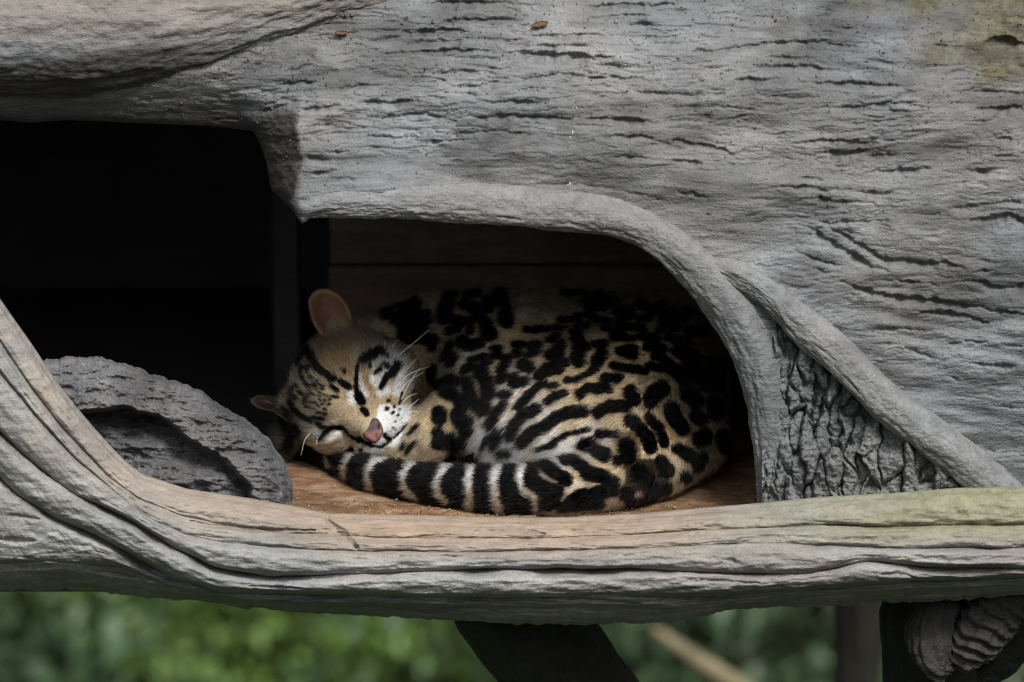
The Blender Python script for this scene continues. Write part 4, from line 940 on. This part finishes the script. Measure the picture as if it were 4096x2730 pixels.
# lie of the fur: picture-plane directions at a few places, spread by distance
FLOW = [(600,345,-.55,.15),(540,340,-.8,.3),(480,370,-.8,.5),(480,440,-.65,.75),(515,440,-.7,.7),(560,410,-.85,.45),(620,390,-.7,.1),(680,380,.3,.5),(715,400,.3,.8),(660,430,.2,.7),(690,460,-.1,.8),
        (640,470,-.6,.6),(600,460,-.9,.2),(560,460,-1,-.15),(560,500,-1,.2),(500,470,-1,-.25),(500,505,-1,.2),(420,470,-.95,-.25),(420,492,-.9,.3),(350,460,-.9,-.3),(430,410,-.3,.9),(460,390,-.5,.8),(410,445,-.6,.6),(400,330,.7,-.2),(450,310,.9,.1),(560,300,.9,.1),(660,310,.8,.4)]
fx_ = np.zeros(NH); fy_ = np.zeros(NH); fw = np.zeros(NH)
for a, b, c_, d_ in FLOW:
    w = 1/((hx0-a)**2+(hy0-b)**2+60)**1.5; fx_ += w*c_; fy_ += w*d_; fw += w
fx_ /= fw; fy_ /= fw
ishead = hg_ == gl.index('head')
nx_, ny_ = 372.0, 430.0
rl = np.hypot(hx0-nx_, hy0-ny_)+1e-3
fx_ = np.where(ishead, (hx0-nx_)/rl, fx_); fy_ = np.where(ishead, (hy0-ny_)/rl, fy_)
flow = fx_[:, None]*RGT-fy_[:, None]*UPV
cl = 0.6*fbm(hx0/7, hy0/7, o=3, seed=151); cl2 = 0.6*fbm(hx0/7, hy0/7, o=3, seed=152)
flow = flow+cl[:, None]*RGT+cl2[:, None]*UPV
flow = flow-(flow*nn).sum(1)[:, None]*nn
flow /= np.linalg.norm(flow, axis=1)[:, None]+1e-9
istail = hg_ == gl.index('tail')
fan = sstep(60, 20, np.hypot(hx0-505, hy0-448))
Lh = np.where(ishead, 0.0034+0.0022*sstep(20, 75, rl), np.where(istail, 0.0078, 0.0078+0.005*fan))*rf_.uniform(0.55, 1.3, NH)*np.where(rf_.random(NH) < 0.05, 1.5, 1.0)
Lh = Lh*np.where(ishead & (rl > 60), 1.5, 1.0)
lift = np.where(ishead, 0.34, np.where(istail, 0.50, 0.42))+0.12*rf_.normal(size=NH)
d0 = nn*(lift+0.25)[:, None]+flow*0.85+0.13*rf_.normal(size=(NH, 3)); d0 /= np.linalg.norm(d0, axis=1)[:, None]
d1 = nn*(lift-0.20)[:, None]+flow*1.0+0.16*rf_.normal(size=(NH, 3)); d1 /= np.linalg.norm(d1, axis=1)[:, None]
p0 = root-nn*0.0006; p1 = p0+d0*(Lh*0.4)[:, None]; p2 = p1+(0.5*d0+0.5*d1)*(Lh*0.33)[:, None]; p3 = p2+d1*(Lh*0.33)[:, None]
pos = np.stack([p0, p1, p2, p3], 1)
hcol = coat(p0*0.45+p2*0.55, hg_)
hcol = hcol*(rf_.uniform(0.40, 1.6, NH)*(1+0.5*noise(hx0/2.6, hy0/2.6, seed=155)))[:, None]
hcol = np.clip(hcol, 0, 0.92)
st = rf_.random(NH) < 0.012
hcol = np.where(st[:, None] & (hcol.sum(1) < 0.15)[:, None], np.array([0.10, 0.095, 0.09]), hcol)
def hair_obj(name, pos, rad, colr, mat, parent):
    n, k, _ = pos.shape
    hcv = bpy.data.hair_curves.new(name); hcv.add_curves([k]*n)
    b = np.zeros(3); o = parent
    while o is not None: b += np.array(o.location); o = o.parent
    hcv.attributes['position'].data.foreach_set('vector', (pos-b).astype(np.float32).ravel())
    at = hcv.attributes.get('radius') or hcv.attributes.new('radius', 'FLOAT', 'POINT'); at.data.foreach_set('value', rad.astype(np.float32).ravel())
    ac = hcv.attributes.new('coat', 'FLOAT_COLOR', 'CURVE'); cc = np.ones((n, 4), np.float32); cc[:, :3] = colr; ac.data.foreach_set('color', cc.ravel())
    hcv.materials.append(mat); ob = bpy.data.objects.new(name, hcv); col.objects.link(ob); ob.parent = parent
    return ob
mf = bpy.data.materials.new('ocelot_fur'); mf.use_nodes = True; nt = mf.node_tree.nodes; lk = mf.node_tree.links
nt.remove(nt['Principled BSDF'])
hb_ = nt.new('ShaderNodeBsdfHairPrincipled'); hb_.model = 'CHIANG'; hb_.parametrization = 'COLOR'
at = N(nt, 'ShaderNodeAttribute', attribute_name='coat'); lk.new(at.outputs['Color'], hb_.inputs['Color'])
hb_.inputs['Roughness'].default_value = 0.38; hb_.inputs['Radial Roughness'].default_value = 0.55; hb_.inputs['Coat'].default_value = 0.0; hb_.inputs['IOR'].default_value = 1.22
lk.new(hb_.outputs[0], nt['Material Output'].inputs['Surface'])
rw = np.where(ishead, 0.00021, 0.00027)[:, None]*np.array([1.0, 1.0, 0.75, 0.15])[None]
fur = hair_obj('fur', pos, rw, hcol, mf, bodym); fur['kind'] = 'stuff'

# soft fringe on the ears
re_ = np.random.default_rng(17); eh_p, eh_c = [], []
for rim_, (ex, ey, et), n_, tone in ((rim1, (332,318,-2), 1500, 1.0), (rim2, (275,404,4), 900, 0.12)):
    ce = HQ(ex, ey, et); k = re_.integers(0, len(rim_), n_); f = rim_[k]+(rim_[(k+1) % len(rim_)]-rim_[k])*re_.random(n_)[:, None]
    d = f-ce; d /= np.linalg.norm(d, axis=1)[:, None]; d = d+NRM*re_.uniform(-0.3, 0.5, n_)[:, None]+0.35*re_.normal(size=(n_, 3)); d /= np.linalg.norm(d, axis=1)[:, None]
    L_ = re_.uniform(0.0012, 0.0032, n_)[:, None]; f0 = f-d*0.001
    eh_p.append(np.stack([f0, f0+d*L_*0.4, f0+d*L_*0.75, f0+d*L_], 1)); eh_c.append(np.tile(TAN*0.75*tone, (n_, 1))*re_.uniform(0.5, 1.3, n_)[:, None])
n_ = 900; ta_ = re_.random(n_)
f = np.array([HQ(334+13*u_+re_.normal()*1.5, 332-6*u_+re_.normal()*1.2, 7) for u_ in ta_])
d = (-0.55+0.3*re_.normal(size=n_))[:, None]*RGT+(0.8+0.2*re_.normal(size=n_))[:, None]*UPV+NRM*re_.uniform(0.0, 0.4, n_)[:, None]; d /= np.linalg.norm(d, axis=1)[:, None]
L_ = re_.uniform(0.006, 0.016, n_)[:, None]
eh_p.append(np.stack([f, f+d*L_*0.35, f+d*L_*0.7+UPV*0.0004, f+d*L_], 1)); eh_c.append(np.tile(np.array([0.42, 0.33, 0.20]), (n_, 1))*re_.uniform(0.5, 1.2, n_)[:, None])
eh_p = np.vstack(eh_p); eh_c = np.vstack(eh_c)
ef = hair_obj('ear_fringe', eh_p, np.full((len(eh_p), 4), 0.00016)*np.array([1, 1, .7, .2]), eh_c, mf, bodym); ef['kind'] = 'stuff'

# whiskers
mw = plain('whisker_white', (0.75, 0.73, 0.66), 0.4, vary=0.1)
for pts in [[(1140,650),(1250,560),(1385,445)],[(1100,940),(1150,830),(1290,660)],[(1120,960),(1200,810),(1390,730)],[(1150,1000),(1230,850),(1310,740)],[(1170,1010),(1230,960),(1280,945)],[(1180,1090),(1240,1030),(1295,985)],
            [(1200,1100),(1250,1085),(1320,1090)],[(1090,930),(1130,820),(1210,700)],[(1105,950),(1165,790),(1250,690)],[(1130,985),(1190,870),(1330,780)],[(1030,540),(1033,570),(1028,610)],[(1090,590),(1108,560),(1135,535)],[(480,1230),(420,1300),(390,1420)],[(550,1220),(515,1290),(510,1345)]]:
    w3 = [HQ(250+x*.1307, 270+y*.1307, t) for (x, y), t in zip(pts, (46, 44, 36) if pts[0][0] > 900 else (34, 40, 44))]
    wk = 1.0 if pts[0][0] > 900 else 0.6
    V, F, _ = tube(w3, [0.00032*wk, 0.00026*wk, 0.00012*wk], 5, 22)
    mesh_obj('whisker', V, F, mw, bodym)
# ------------------------------------------------------------------ ground and greenery behind
GZ = -3.35
gx = np.r_[-900,-300,-120,-60,np.linspace(-30,30,90),60,120,300,900]; gy = np.r_[-900,-300,-100,-40,np.linspace(-12,40,90),80,160,400,1200]
X, Y = np.meshgrid(gx, gy); Z = GZ+0.10*fbm(X/1.3, Y/1.3, o=3, seed=161)*(np.hypot(X, Y) < 45)
mg = bpy.data.materials.new('leafy_ground'); nt, lk, b = nodes(mg)
tc = N(nt, 'ShaderNodeTexCoord'); n1 = N(nt, 'ShaderNodeTexNoise', Scale=2.2, Detail=6.0, Roughness=0.7); lk.new(tc.outputs['Object'], n1.inputs[0])
r = ramp(nt, [(0.35, (0.035, 0.03, 0.015)), (0.48, (0.045, 0.065, 0.022)), (0.62, (0.06, 0.10, 0.035)), (0.75, (0.09, 0.13, 0.05))]); lk.new(n1.outputs[0], r.inputs[0]); lk.new(r.outputs[0], b.inputs['Base Color']); b.inputs['Roughness'].default_value = 0.9
go = mesh_obj('ground', np.stack([X, Y, Z], -1).reshape(-1, 3), grid_faces(*X.shape), mg); go['kind'] = 'structure'
def leafmat(name, c):
    m = bpy.data.materials.new(name); nt, lk, b = nodes(m)
    oi = N(nt, 'ShaderNodeTexCoord'); n1 = N(nt, 'ShaderNodeTexNoise', Scale=6.0, Detail=3.0); lk.new(oi.outputs['Object'], n1.inputs[0])
    r = ramp(nt, [(0.3, tuple(v*0.75 for v in c)), (0.5, c), (0.72, tuple(min(1, v*1.3) for v in c))]); lk.new(n1.outputs[0], r.inputs[0]); lk.new(r.outputs[0], b.inputs['Base Color'])
    b.inputs['Roughness'].default_value = 0.5
    tr = nt.new('ShaderNodeBsdfTranslucent'); lk.new(r.outputs[0], tr.inputs[0]); mx = nt.new('ShaderNodeMixShader'); mx.inputs[0].default_value = 0.3
    lk.new(b.outputs[0], mx.inputs[1]); lk.new(tr.outputs[0], mx.inputs[2]); lk.new(mx.outputs[0], nt['Material Output'].inputs['Surface'])
    return m
LM = [leafmat('mid_green_leaf', (0.10, 0.165, 0.085)), leafmat('yellow_green_leaf', (0.16, 0.27, 0.06)), leafmat('dark_green_leaf', (0.04, 0.085, 0.035)), leafmat('olive_leaf', (0.14, 0.175, 0.095))]
M_STEM = plain('stem_brown', (0.06, 0.048, 0.028), 0.8)
rb = np.random.default_rng(21)
def shrub_meshes(seed, n, rx, h, leaf):
    r_ = np.random.default_rng(seed)
    u = r_.normal(size=(n, 3)); u /= np.linalg.norm(u, axis=1)[:, None]
    rad = r_.random(n)**0.45
    lump = 1+0.35*noise(u[:, 0]*2, u[:, 1]*2, u[:, 2]*2, seed=seed)
    c = u*(rad*lump)[:, None]*np.array([rx, rx, h*0.5])+np.array([0, 0, h*0.55])
    d = r_.normal(size=(n, 3))+u*0.8; d /= np.linalg.norm(d, axis=1)[:, None]
    s = np.cross(d, r_.normal(size=(n, 3))); s /= np.linalg.norm(s, axis=1)[:, None]; nm = np.cross(d, s)
    L = leaf*r_.uniform(0.6, 1.3, n)
    V = []
    for a, w, z in ((0, 0.08, 0), (0.35, 0.26, 0.03), (0.7, 0.2, 0.0), (1.0, 0.02, -0.08)):
        for sg in (-1, 1): V.append(c+d*(a*L)[:, None]+s*(sg*w*L)[:, None]+nm*(z*L)[:, None])
    V = np.stack(V, 1).reshape(-1, 3); base = np.arange(n)[:, None]*8
    F = np.vstack([base+np.array([k, k+1, k+3, k+2]) for k in (0, 2, 4)])
    SV, SF = [], []
    for k in range(9):
        a = r_.uniform(0, 2*math.pi); q = r_.uniform(0.3, 0.8)
        v, f, _ = tube([np.array([0.03*math.cos(a), 0.03*math.sin(a), -0.08]), np.array([rx*q*0.4*math.cos(a), rx*q*0.4*math.sin(a), h*0.4]), np.array([rx*q*math.cos(a), rx*q*math.sin(a), h*0.85])], [0.014, 0.009, 0.003], 6, 8)
        SF.append(f+sum(len(s_) for s_ in SV)); SV.append(v)
    return (V, F), (np.vstack(SV), np.vstack(SF))
protos = [shrub_meshes(31, 15000, 0.62, 1.25, 0.036), shrub_meshes(32, 16000, 0.75, 1.0, 0.034), shrub_meshes(33, 13000, 0.5, 1.5, 0.040)]
cache = {}
def shrub(px, Yd, k, m, sc_, rz, lab):
    key = (k, m)
    Yd = Yd*2.05; sc_ = sc_*1.75
    x = float(P(px, 640, Yd)[0])
    t = thing('shrub', lab, 'shrub', (x, Yd, GZ-0.05), 'leafy shrubs behind the log')
    if key not in cache:
        (LV, LF), (SV, SF) = protos[k]
        a = mesh_obj('foliage', LV, LF, LM[m]); s = mesh_obj('stem', SV, SF, M_STEM)
        cache[key] = (a, s); a.parent = t; s.parent = t
    else:
        for src in cache[key]:
            c_ = src.copy(); col.objects.link(c_); c_.parent = t
    t.scale = (sc_, sc_, sc_); t.rotation_euler = (0, 0, rz)
    return t
LAB = ['mid green broad-leaved shrub, out of focus behind the log', 'bright yellow-green shrub, out of focus behind the log', 'dark green shrub, out of focus in the shade behind the log', 'dull olive shrub, out of focus behind the log']
spots = [(-250,4.6,0,0,1.0),(-120,5.6,1,3,1.0),(-20,4.2,1,0,0.9),(60,5.2,2,3,1.0),(120,4.4,0,0,0.85),(190,5.8,1,3,1.1),(245,4.9,2,0,0.8),(292,4.1,1,1,0.62),(330,5.2,0,0,1.0),(395,4.6,1,3,0.9),(430,5.8,2,0,1.0),
         (640,4.8,1,3,0.9),(668,4.1,1,0,0.8),(700,4.9,0,0,1.0),(712,4.3,2,3,0.8),(775,4.2,0,0,0.8),(830,4.2,1,3,0.9),(735,4.5,2,0,0.72),(800,5.2,1,3,1.0),(860,4.7,0,0,0.9),(960,5.4,2,3,1.0),(1020,4.4,1,0,0.9),(1120,5.2,0,0,1.1),(1250,4.7,2,2,1.0),(550,5.5,0,0,1.0),
         (-380,6.8,2,0,1.5),(0,7.4,0,2,1.5),(300,7.0,2,0,1.5),(600,7.6,1,0,1.6),(900,7.2,2,2,1.5),(1250,7.5,0,0,1.6)]
for i, (px, Yd, k, m, s_) in enumerate(spots): shrub(px, Yd, k, m, s_, rb.uniform(0, 6.28), LAB[m])
# thin saplings between the shrubs
for px, yd, r0 in ((318,8.2,0.032),(247,9.0,0.036)):
    x_ = float(P(px, 640, yd)[0])
    V, F, _ = tube([np.array([x_-0.02, yd, GZ-0.1]), np.array([x_+0.01, yd, GZ+1.0]), np.array([x_, yd+0.02, GZ+2.2]), np.array([x_+0.05, yd+0.05, GZ+3.4])], [r0*1.3, r0, r0*0.8, r0*0.5], 10, 30)
    so_ = mesh_obj('sapling', V, F, M_STEM); tag(so_, 'thin brown sapling stem, out of focus among the shrubs', 'sapling', 'sapling stems among the shrubs')
# a pale fallen branch, blurred, right of the brace
V, F, _ = tube([P(650,626,4.2), P(690,655,4.2), P(735,684,4.2), P(800,735,4.2), P(900,830,4.3)], [0.008,0.014,0.017,0.019,0.022], 10, 40)
fb = mesh_obj('bare_branch', V, F, plain('pale_bark', (0.17, 0.14, 0.08), 0.8)); tag(fb, 'pale bare branch slanting down, blurred, right of the dark brace', 'branch')
# dry leaves, twigs and grit lying on the log
m_dry = plain('dry_leaf_brown', (0.095, 0.052, 0.026), 0.7, scale=200)
def dry_leaf(px, py, size, seed, lab):
    c = P(px, py, (shell_base(np.array(px), np.array(py))-4)/1000.0); r_ = np.random.default_rng(seed)
    u = np.linspace(-1, 1, 15); v = np.linspace(-1, 1, 9); U, W = np.meshgrid(u, v)
    wd = 0.45*(1-U**2)**0.7*(1+0.2*np.sin(U*9+seed))
    x = U*size; y = W*wd*size; z = size*(0.55*W**2*wd+0.25*U**2+0.12*noise(U*3+seed, W*3))
    a = r_.uniform(-0.4, 0.4)
    V = c+(x*math.cos(a)-y*math.sin(a))[..., None]*RGT+(x*math.sin(a)+y*math.cos(a))[..., None]*(UPV*0.6+FWD*0.4)+(z-size*0.1)[..., None]*NRM
    n = V.reshape(-1, 3); F = grid_faces(9, 15)
    o = mesh_obj('dry_leaf', n, F, m_dry)
    so = o.modifiers.new('thickness', 'SOLIDIFY'); so.thickness = 0.0006
    return tag(o, lab, 'leaf')
dry_leaf(341.5, 32.5, 0.0065, 1, 'small curled brown dry leaf lying by the branch crease')
dry_leaf(540, 24, 0.0085, 4, 'brown crumpled dry leaf lying on the upper bark')
dry_leaf(284, 2.5, 0.009, 6, 'thin dark dry leaf scrap at the top of the branch')
# loose grit: chips of leaf and bark
rl_ = np.random.default_rng(44); n = 1500
gx_ = rl_.uniform(0, 1024, n); gy_ = np.abs(rl_.normal(size=n))*95
gx_ = np.where(rl_.random(n) < 0.3, rl_.uniform(0, 330, n), gx_); ok_ = poly_sd(gx_, gy_, OPENING) > 8
on_branch = (gx_ < 330-gy_*2.2)
ok_ &= ~on_branch
gx_, gy_ = gx_[ok_], gy_[ok_]; n = len(gx_)
YDi = YD_LOOK(gx_, gy_)
c = P(gx_, gy_, (YDi-1.0)/1000)
sz = 0.0015*rl_.uniform(0.4, 1.0, n)*np.where(rl_.random(n) < 0.08, 1.9, 1.0)
a = rl_.uniform(0, 6.28, n); asp = rl_.uniform(0.25, 0.6, n)
T1 = np.cos(a)[:, None]*RGT+np.sin(a)[:, None]*UPV; T2 = -np.sin(a)[:, None]*RGT+np.cos(a)[:, None]*UPV
V = np.stack([c-T1*sz[:, None], c+T2*(sz*asp)[:, None]+NRM*0.0006, c+T1*sz[:, None], c-T2*(sz*asp)[:, None], c+NRM*0.0012, c-NRM*0.0008], 1).reshape(-1, 3)
k = np.arange(n)[:, None]*6
F = np.vstack([k+np.array(t) for t in ((0,3,4),(3,2,4),(2,1,4),(1,0,4),(0,1,5),(1,2,5),(2,3,5),(3,0,5))])
lo = mesh_obj('leaf_litter', V, F, plain('litter_brown', (0.15, 0.09, 0.05), 0.8, vary=0.6, scale=60), smooth=False)
tag(lo, 'tiny brown chips of leaf scattered over the upper bark', 'litter'); lo['kind'] = 'stuff'
# white bird droppings on the bark
m_wd = plain('white_dropping', (0.42, 0.415, 0.40), 0.8, vary=0.1)
dr = [(574,107,2.2),(573,133,2.4),(570,136,1.4),(572,184,2.2),(570,188,1.5),(728,220,1.8),(727,228,1.2)]
Vs, Fs = [], []
rd_ = np.random.default_rng(9)
for px, py, s_ in dr:
    for q in range(3):
        x_, y_ = px+rd_.normal()*s_*0.5, py+rd_.normal()*s_*0.6; k_ = s_*rd_.uniform(0.35, 0.8)
        yy = YD_LOOK(np.array([x_], float), np.array([y_], float))[0]
        if py > 180 and px < 700: yy = -97.0
        th_ = np.linspace(0, 6.283, 11)[:-1]; rr_ = k_*rd_.uniform(0.5, 1.1, 10)
        ring = np.array([P(x_+r_*math.cos(t_)*0.7, y_+r_*math.sin(t_), (yy+0.4)/1000) for t_, r_ in zip(th_, rr_)])
        v = np.vstack([ring, P(x_, y_, (yy-0.9)/1000)[None]])
        Fs.append(np.array([[i, (i+1) % 10, 10] for i in range(10)])+sum(len(z) for z in Vs)); Vs.append(v)
do = mesh_obj('bird_droppings', np.vstack(Vs), np.vstack(Fs), m_wd); tag(do, 'white bird droppings spattered in a line down the bark', 'droppings'); do['kind'] = 'stuff'

# unseen trees added behind the viewer to block light from the low sky
def tree_meshes(seed, h, rx, n):
    r_ = np.random.default_rng(seed)
    tv_, tf_, _ = tube([np.array([0, 0, -0.2]), np.array([0.1, 0.05, h*0.3]), np.array([-0.1, 0.1, h*0.6]), np.array([0, 0, h*0.92])], [0.22, 0.17, 0.12, 0.04], 12, 30, rough_trunk(seed, 0.03))
    TV, TF = [tv_], [tf_]
    for k in range(12):
        z0 = h*r_.uniform(0.25, 0.8); a_ = r_.uniform(0, 6.28); L = rx*r_.uniform(0.5, 0.95)
        v, f, _ = tube([np.array([0, 0, z0]), np.array([L*0.5*math.cos(a_), L*0.5*math.sin(a_), z0+L*0.25]), np.array([L*math.cos(a_), L*math.sin(a_), z0+L*0.35])], [0.06, 0.04, 0.012], 6, 10)
        TF.append(f+sum(len(q) for q in TV)); TV.append(v)
    u = r_.normal(size=(n, 3)); u /= np.linalg.norm(u, axis=1)[:, None]
    lump = 1+0.45*noise(u[:, 0]*2.2, u[:, 1]*2.2, u[:, 2]*2.2, seed=seed)
    cc = u*(r_.random(n)**0.4*lump)[:, None]*np.array([rx, rx, h*0.46])+np.array([0, 0, h*0.52])
    d = r_.normal(size=(n, 3)); d /= np.linalg.norm(d, axis=1)[:, None]; s = np.cross(d, r_.normal(size=(n, 3))); s /= np.linalg.norm(s, axis=1)[:, None]
    L = 0.30*r_.uniform(0.6, 1.3, n)
    V = np.stack([cc-d*L[:, None]*0.5, cc+s*(L*0.26)[:, None], cc+d*L[:, None]*0.5, cc-s*(L*0.26)[:, None]], 1).reshape(-1, 3)
    return (V, np.arange(n)[:, None]*4+np.arange(4)[None]), (np.vstack(TV), np.vstack(TF))
(CV_, CF_), (TV_, TF_) = tree_meshes(171, 6.4, 1.9, 5200)
crown0 = trunk0 = None
for i, az in enumerate(np.linspace(-118, 118, 11)):
    R = 9.4+0.9*((i*5) % 3); a_ = math.radians(az)
    t = thing('tree', 'leafy dark green tree added out of view to block low sky light', 'tree', (R*math.sin(a_), -R*math.cos(a_)+0.5, GZ-0.1), 'unseen trees added to block low sky light')
    if crown0 is None:
        crown0 = mesh_obj('crown', CV_, CF_, LM[2]); trunk0 = mesh_obj('trunk', TV_, TF_, M_STEM); crown0.parent = t; trunk0.parent = t
    else:
        for src in (crown0, trunk0):
            q = src.copy(); col.objects.link(q); q.parent = t
    t.rotation_euler = (0, 0, i*1.7); sz_ = 1.06+0.05*((i*3) % 4); t.scale = (sz_, sz_, sz_)
# low leafy ground cover between the shrubs
rg_ = np.random.default_rng(61); n = 60000
gp = np.stack([rg_.uniform(-5, 5, n), rg_.uniform(0.5, 16, n), np.full(n, GZ)], 1)
gp[:, 2] += 0.10*fbm(gp[:, 0]/1.3, gp[:, 1]/1.3, o=3, seed=161)+rg_.random(n)**2*0.35
d = rg_.normal(size=(n, 3)); d[:, 2] = np.abs(d[:, 2])*0.5+0.15; d /= np.linalg.norm(d, axis=1)[:, None]
s = np.cross(d, rg_.normal(size=(n, 3))); s /= np.linalg.norm(s, axis=1)[:, None]
L = rg_.uniform(0.05, 0.11, n)[:, None]
V = np.stack([gp-d*L*0.5, gp+s*L*0.24, gp+d*L*0.5, gp-s*L*0.24], 1).reshape(-1, 3)
gc = mesh_obj('ground_cover', V, np.arange(n)[:, None]*4+np.arange(4)[None], LM[0]); gc['kind'] = 'stuff'; tag(gc, 'low green leafy ground cover under the shrubs', 'plants')
# flakes of wood and dust on the den floor along the sill
rk_ = np.random.default_rng(71); n = 260
fpx_ = rk_.uniform(292, 758, n); fpy_ = 516-np.abs(rk_.normal(size=n))*9
fpy_ = np.where(fpx_ < 345, rk_.uniform(475, 514, n), fpy_)
c = np.array([onfloor(x_, y_, 0.0008) for x_, y_ in zip(fpx_, fpy_)])
sz = 0.0017*rk_.uniform(0.3, 1.1, n)*np.where(rk_.random(n) < 0.12, 2.0, 1.0); a_ = rk_.uniform(0, 6.28, n); asp = rk_.uniform(0.25, 0.7, n)
Z3 = np.array([0, 0, 1.0]); Y3 = np.array([0, 1.0, 0])
T1 = np.cos(a_)[:, None]*RGT+np.sin(a_)[:, None]*Y3; T2 = -np.sin(a_)[:, None]*RGT+np.cos(a_)[:, None]*Y3
V = np.stack([c-T1*sz[:, None], c+T2*(sz*asp)[:, None]+Z3*0.0007, c+T1*sz[:, None], c-T2*(sz*asp)[:, None], c+Z3*0.0013, c-Z3*0.0015], 1).reshape(-1, 3)
k = np.arange(n)[:, None]*6
F = np.vstack([k+np.array(t) for t in ((0,3,4),(3,2,4),(2,1,4),(1,0,4),(0,1,5),(1,2,5),(2,3,5),(3,0,5))])
wc_ = mesh_obj('wood_flakes', V, F, plain('pale_wood_flake', (0.27, 0.19, 0.12), 0.8, vary=0.6, scale=90), smooth=False); wc_['kind'] = 'stuff'
tag(wc_, 'tiny pale flakes of wood on the den floor by the sill', 'flakes')
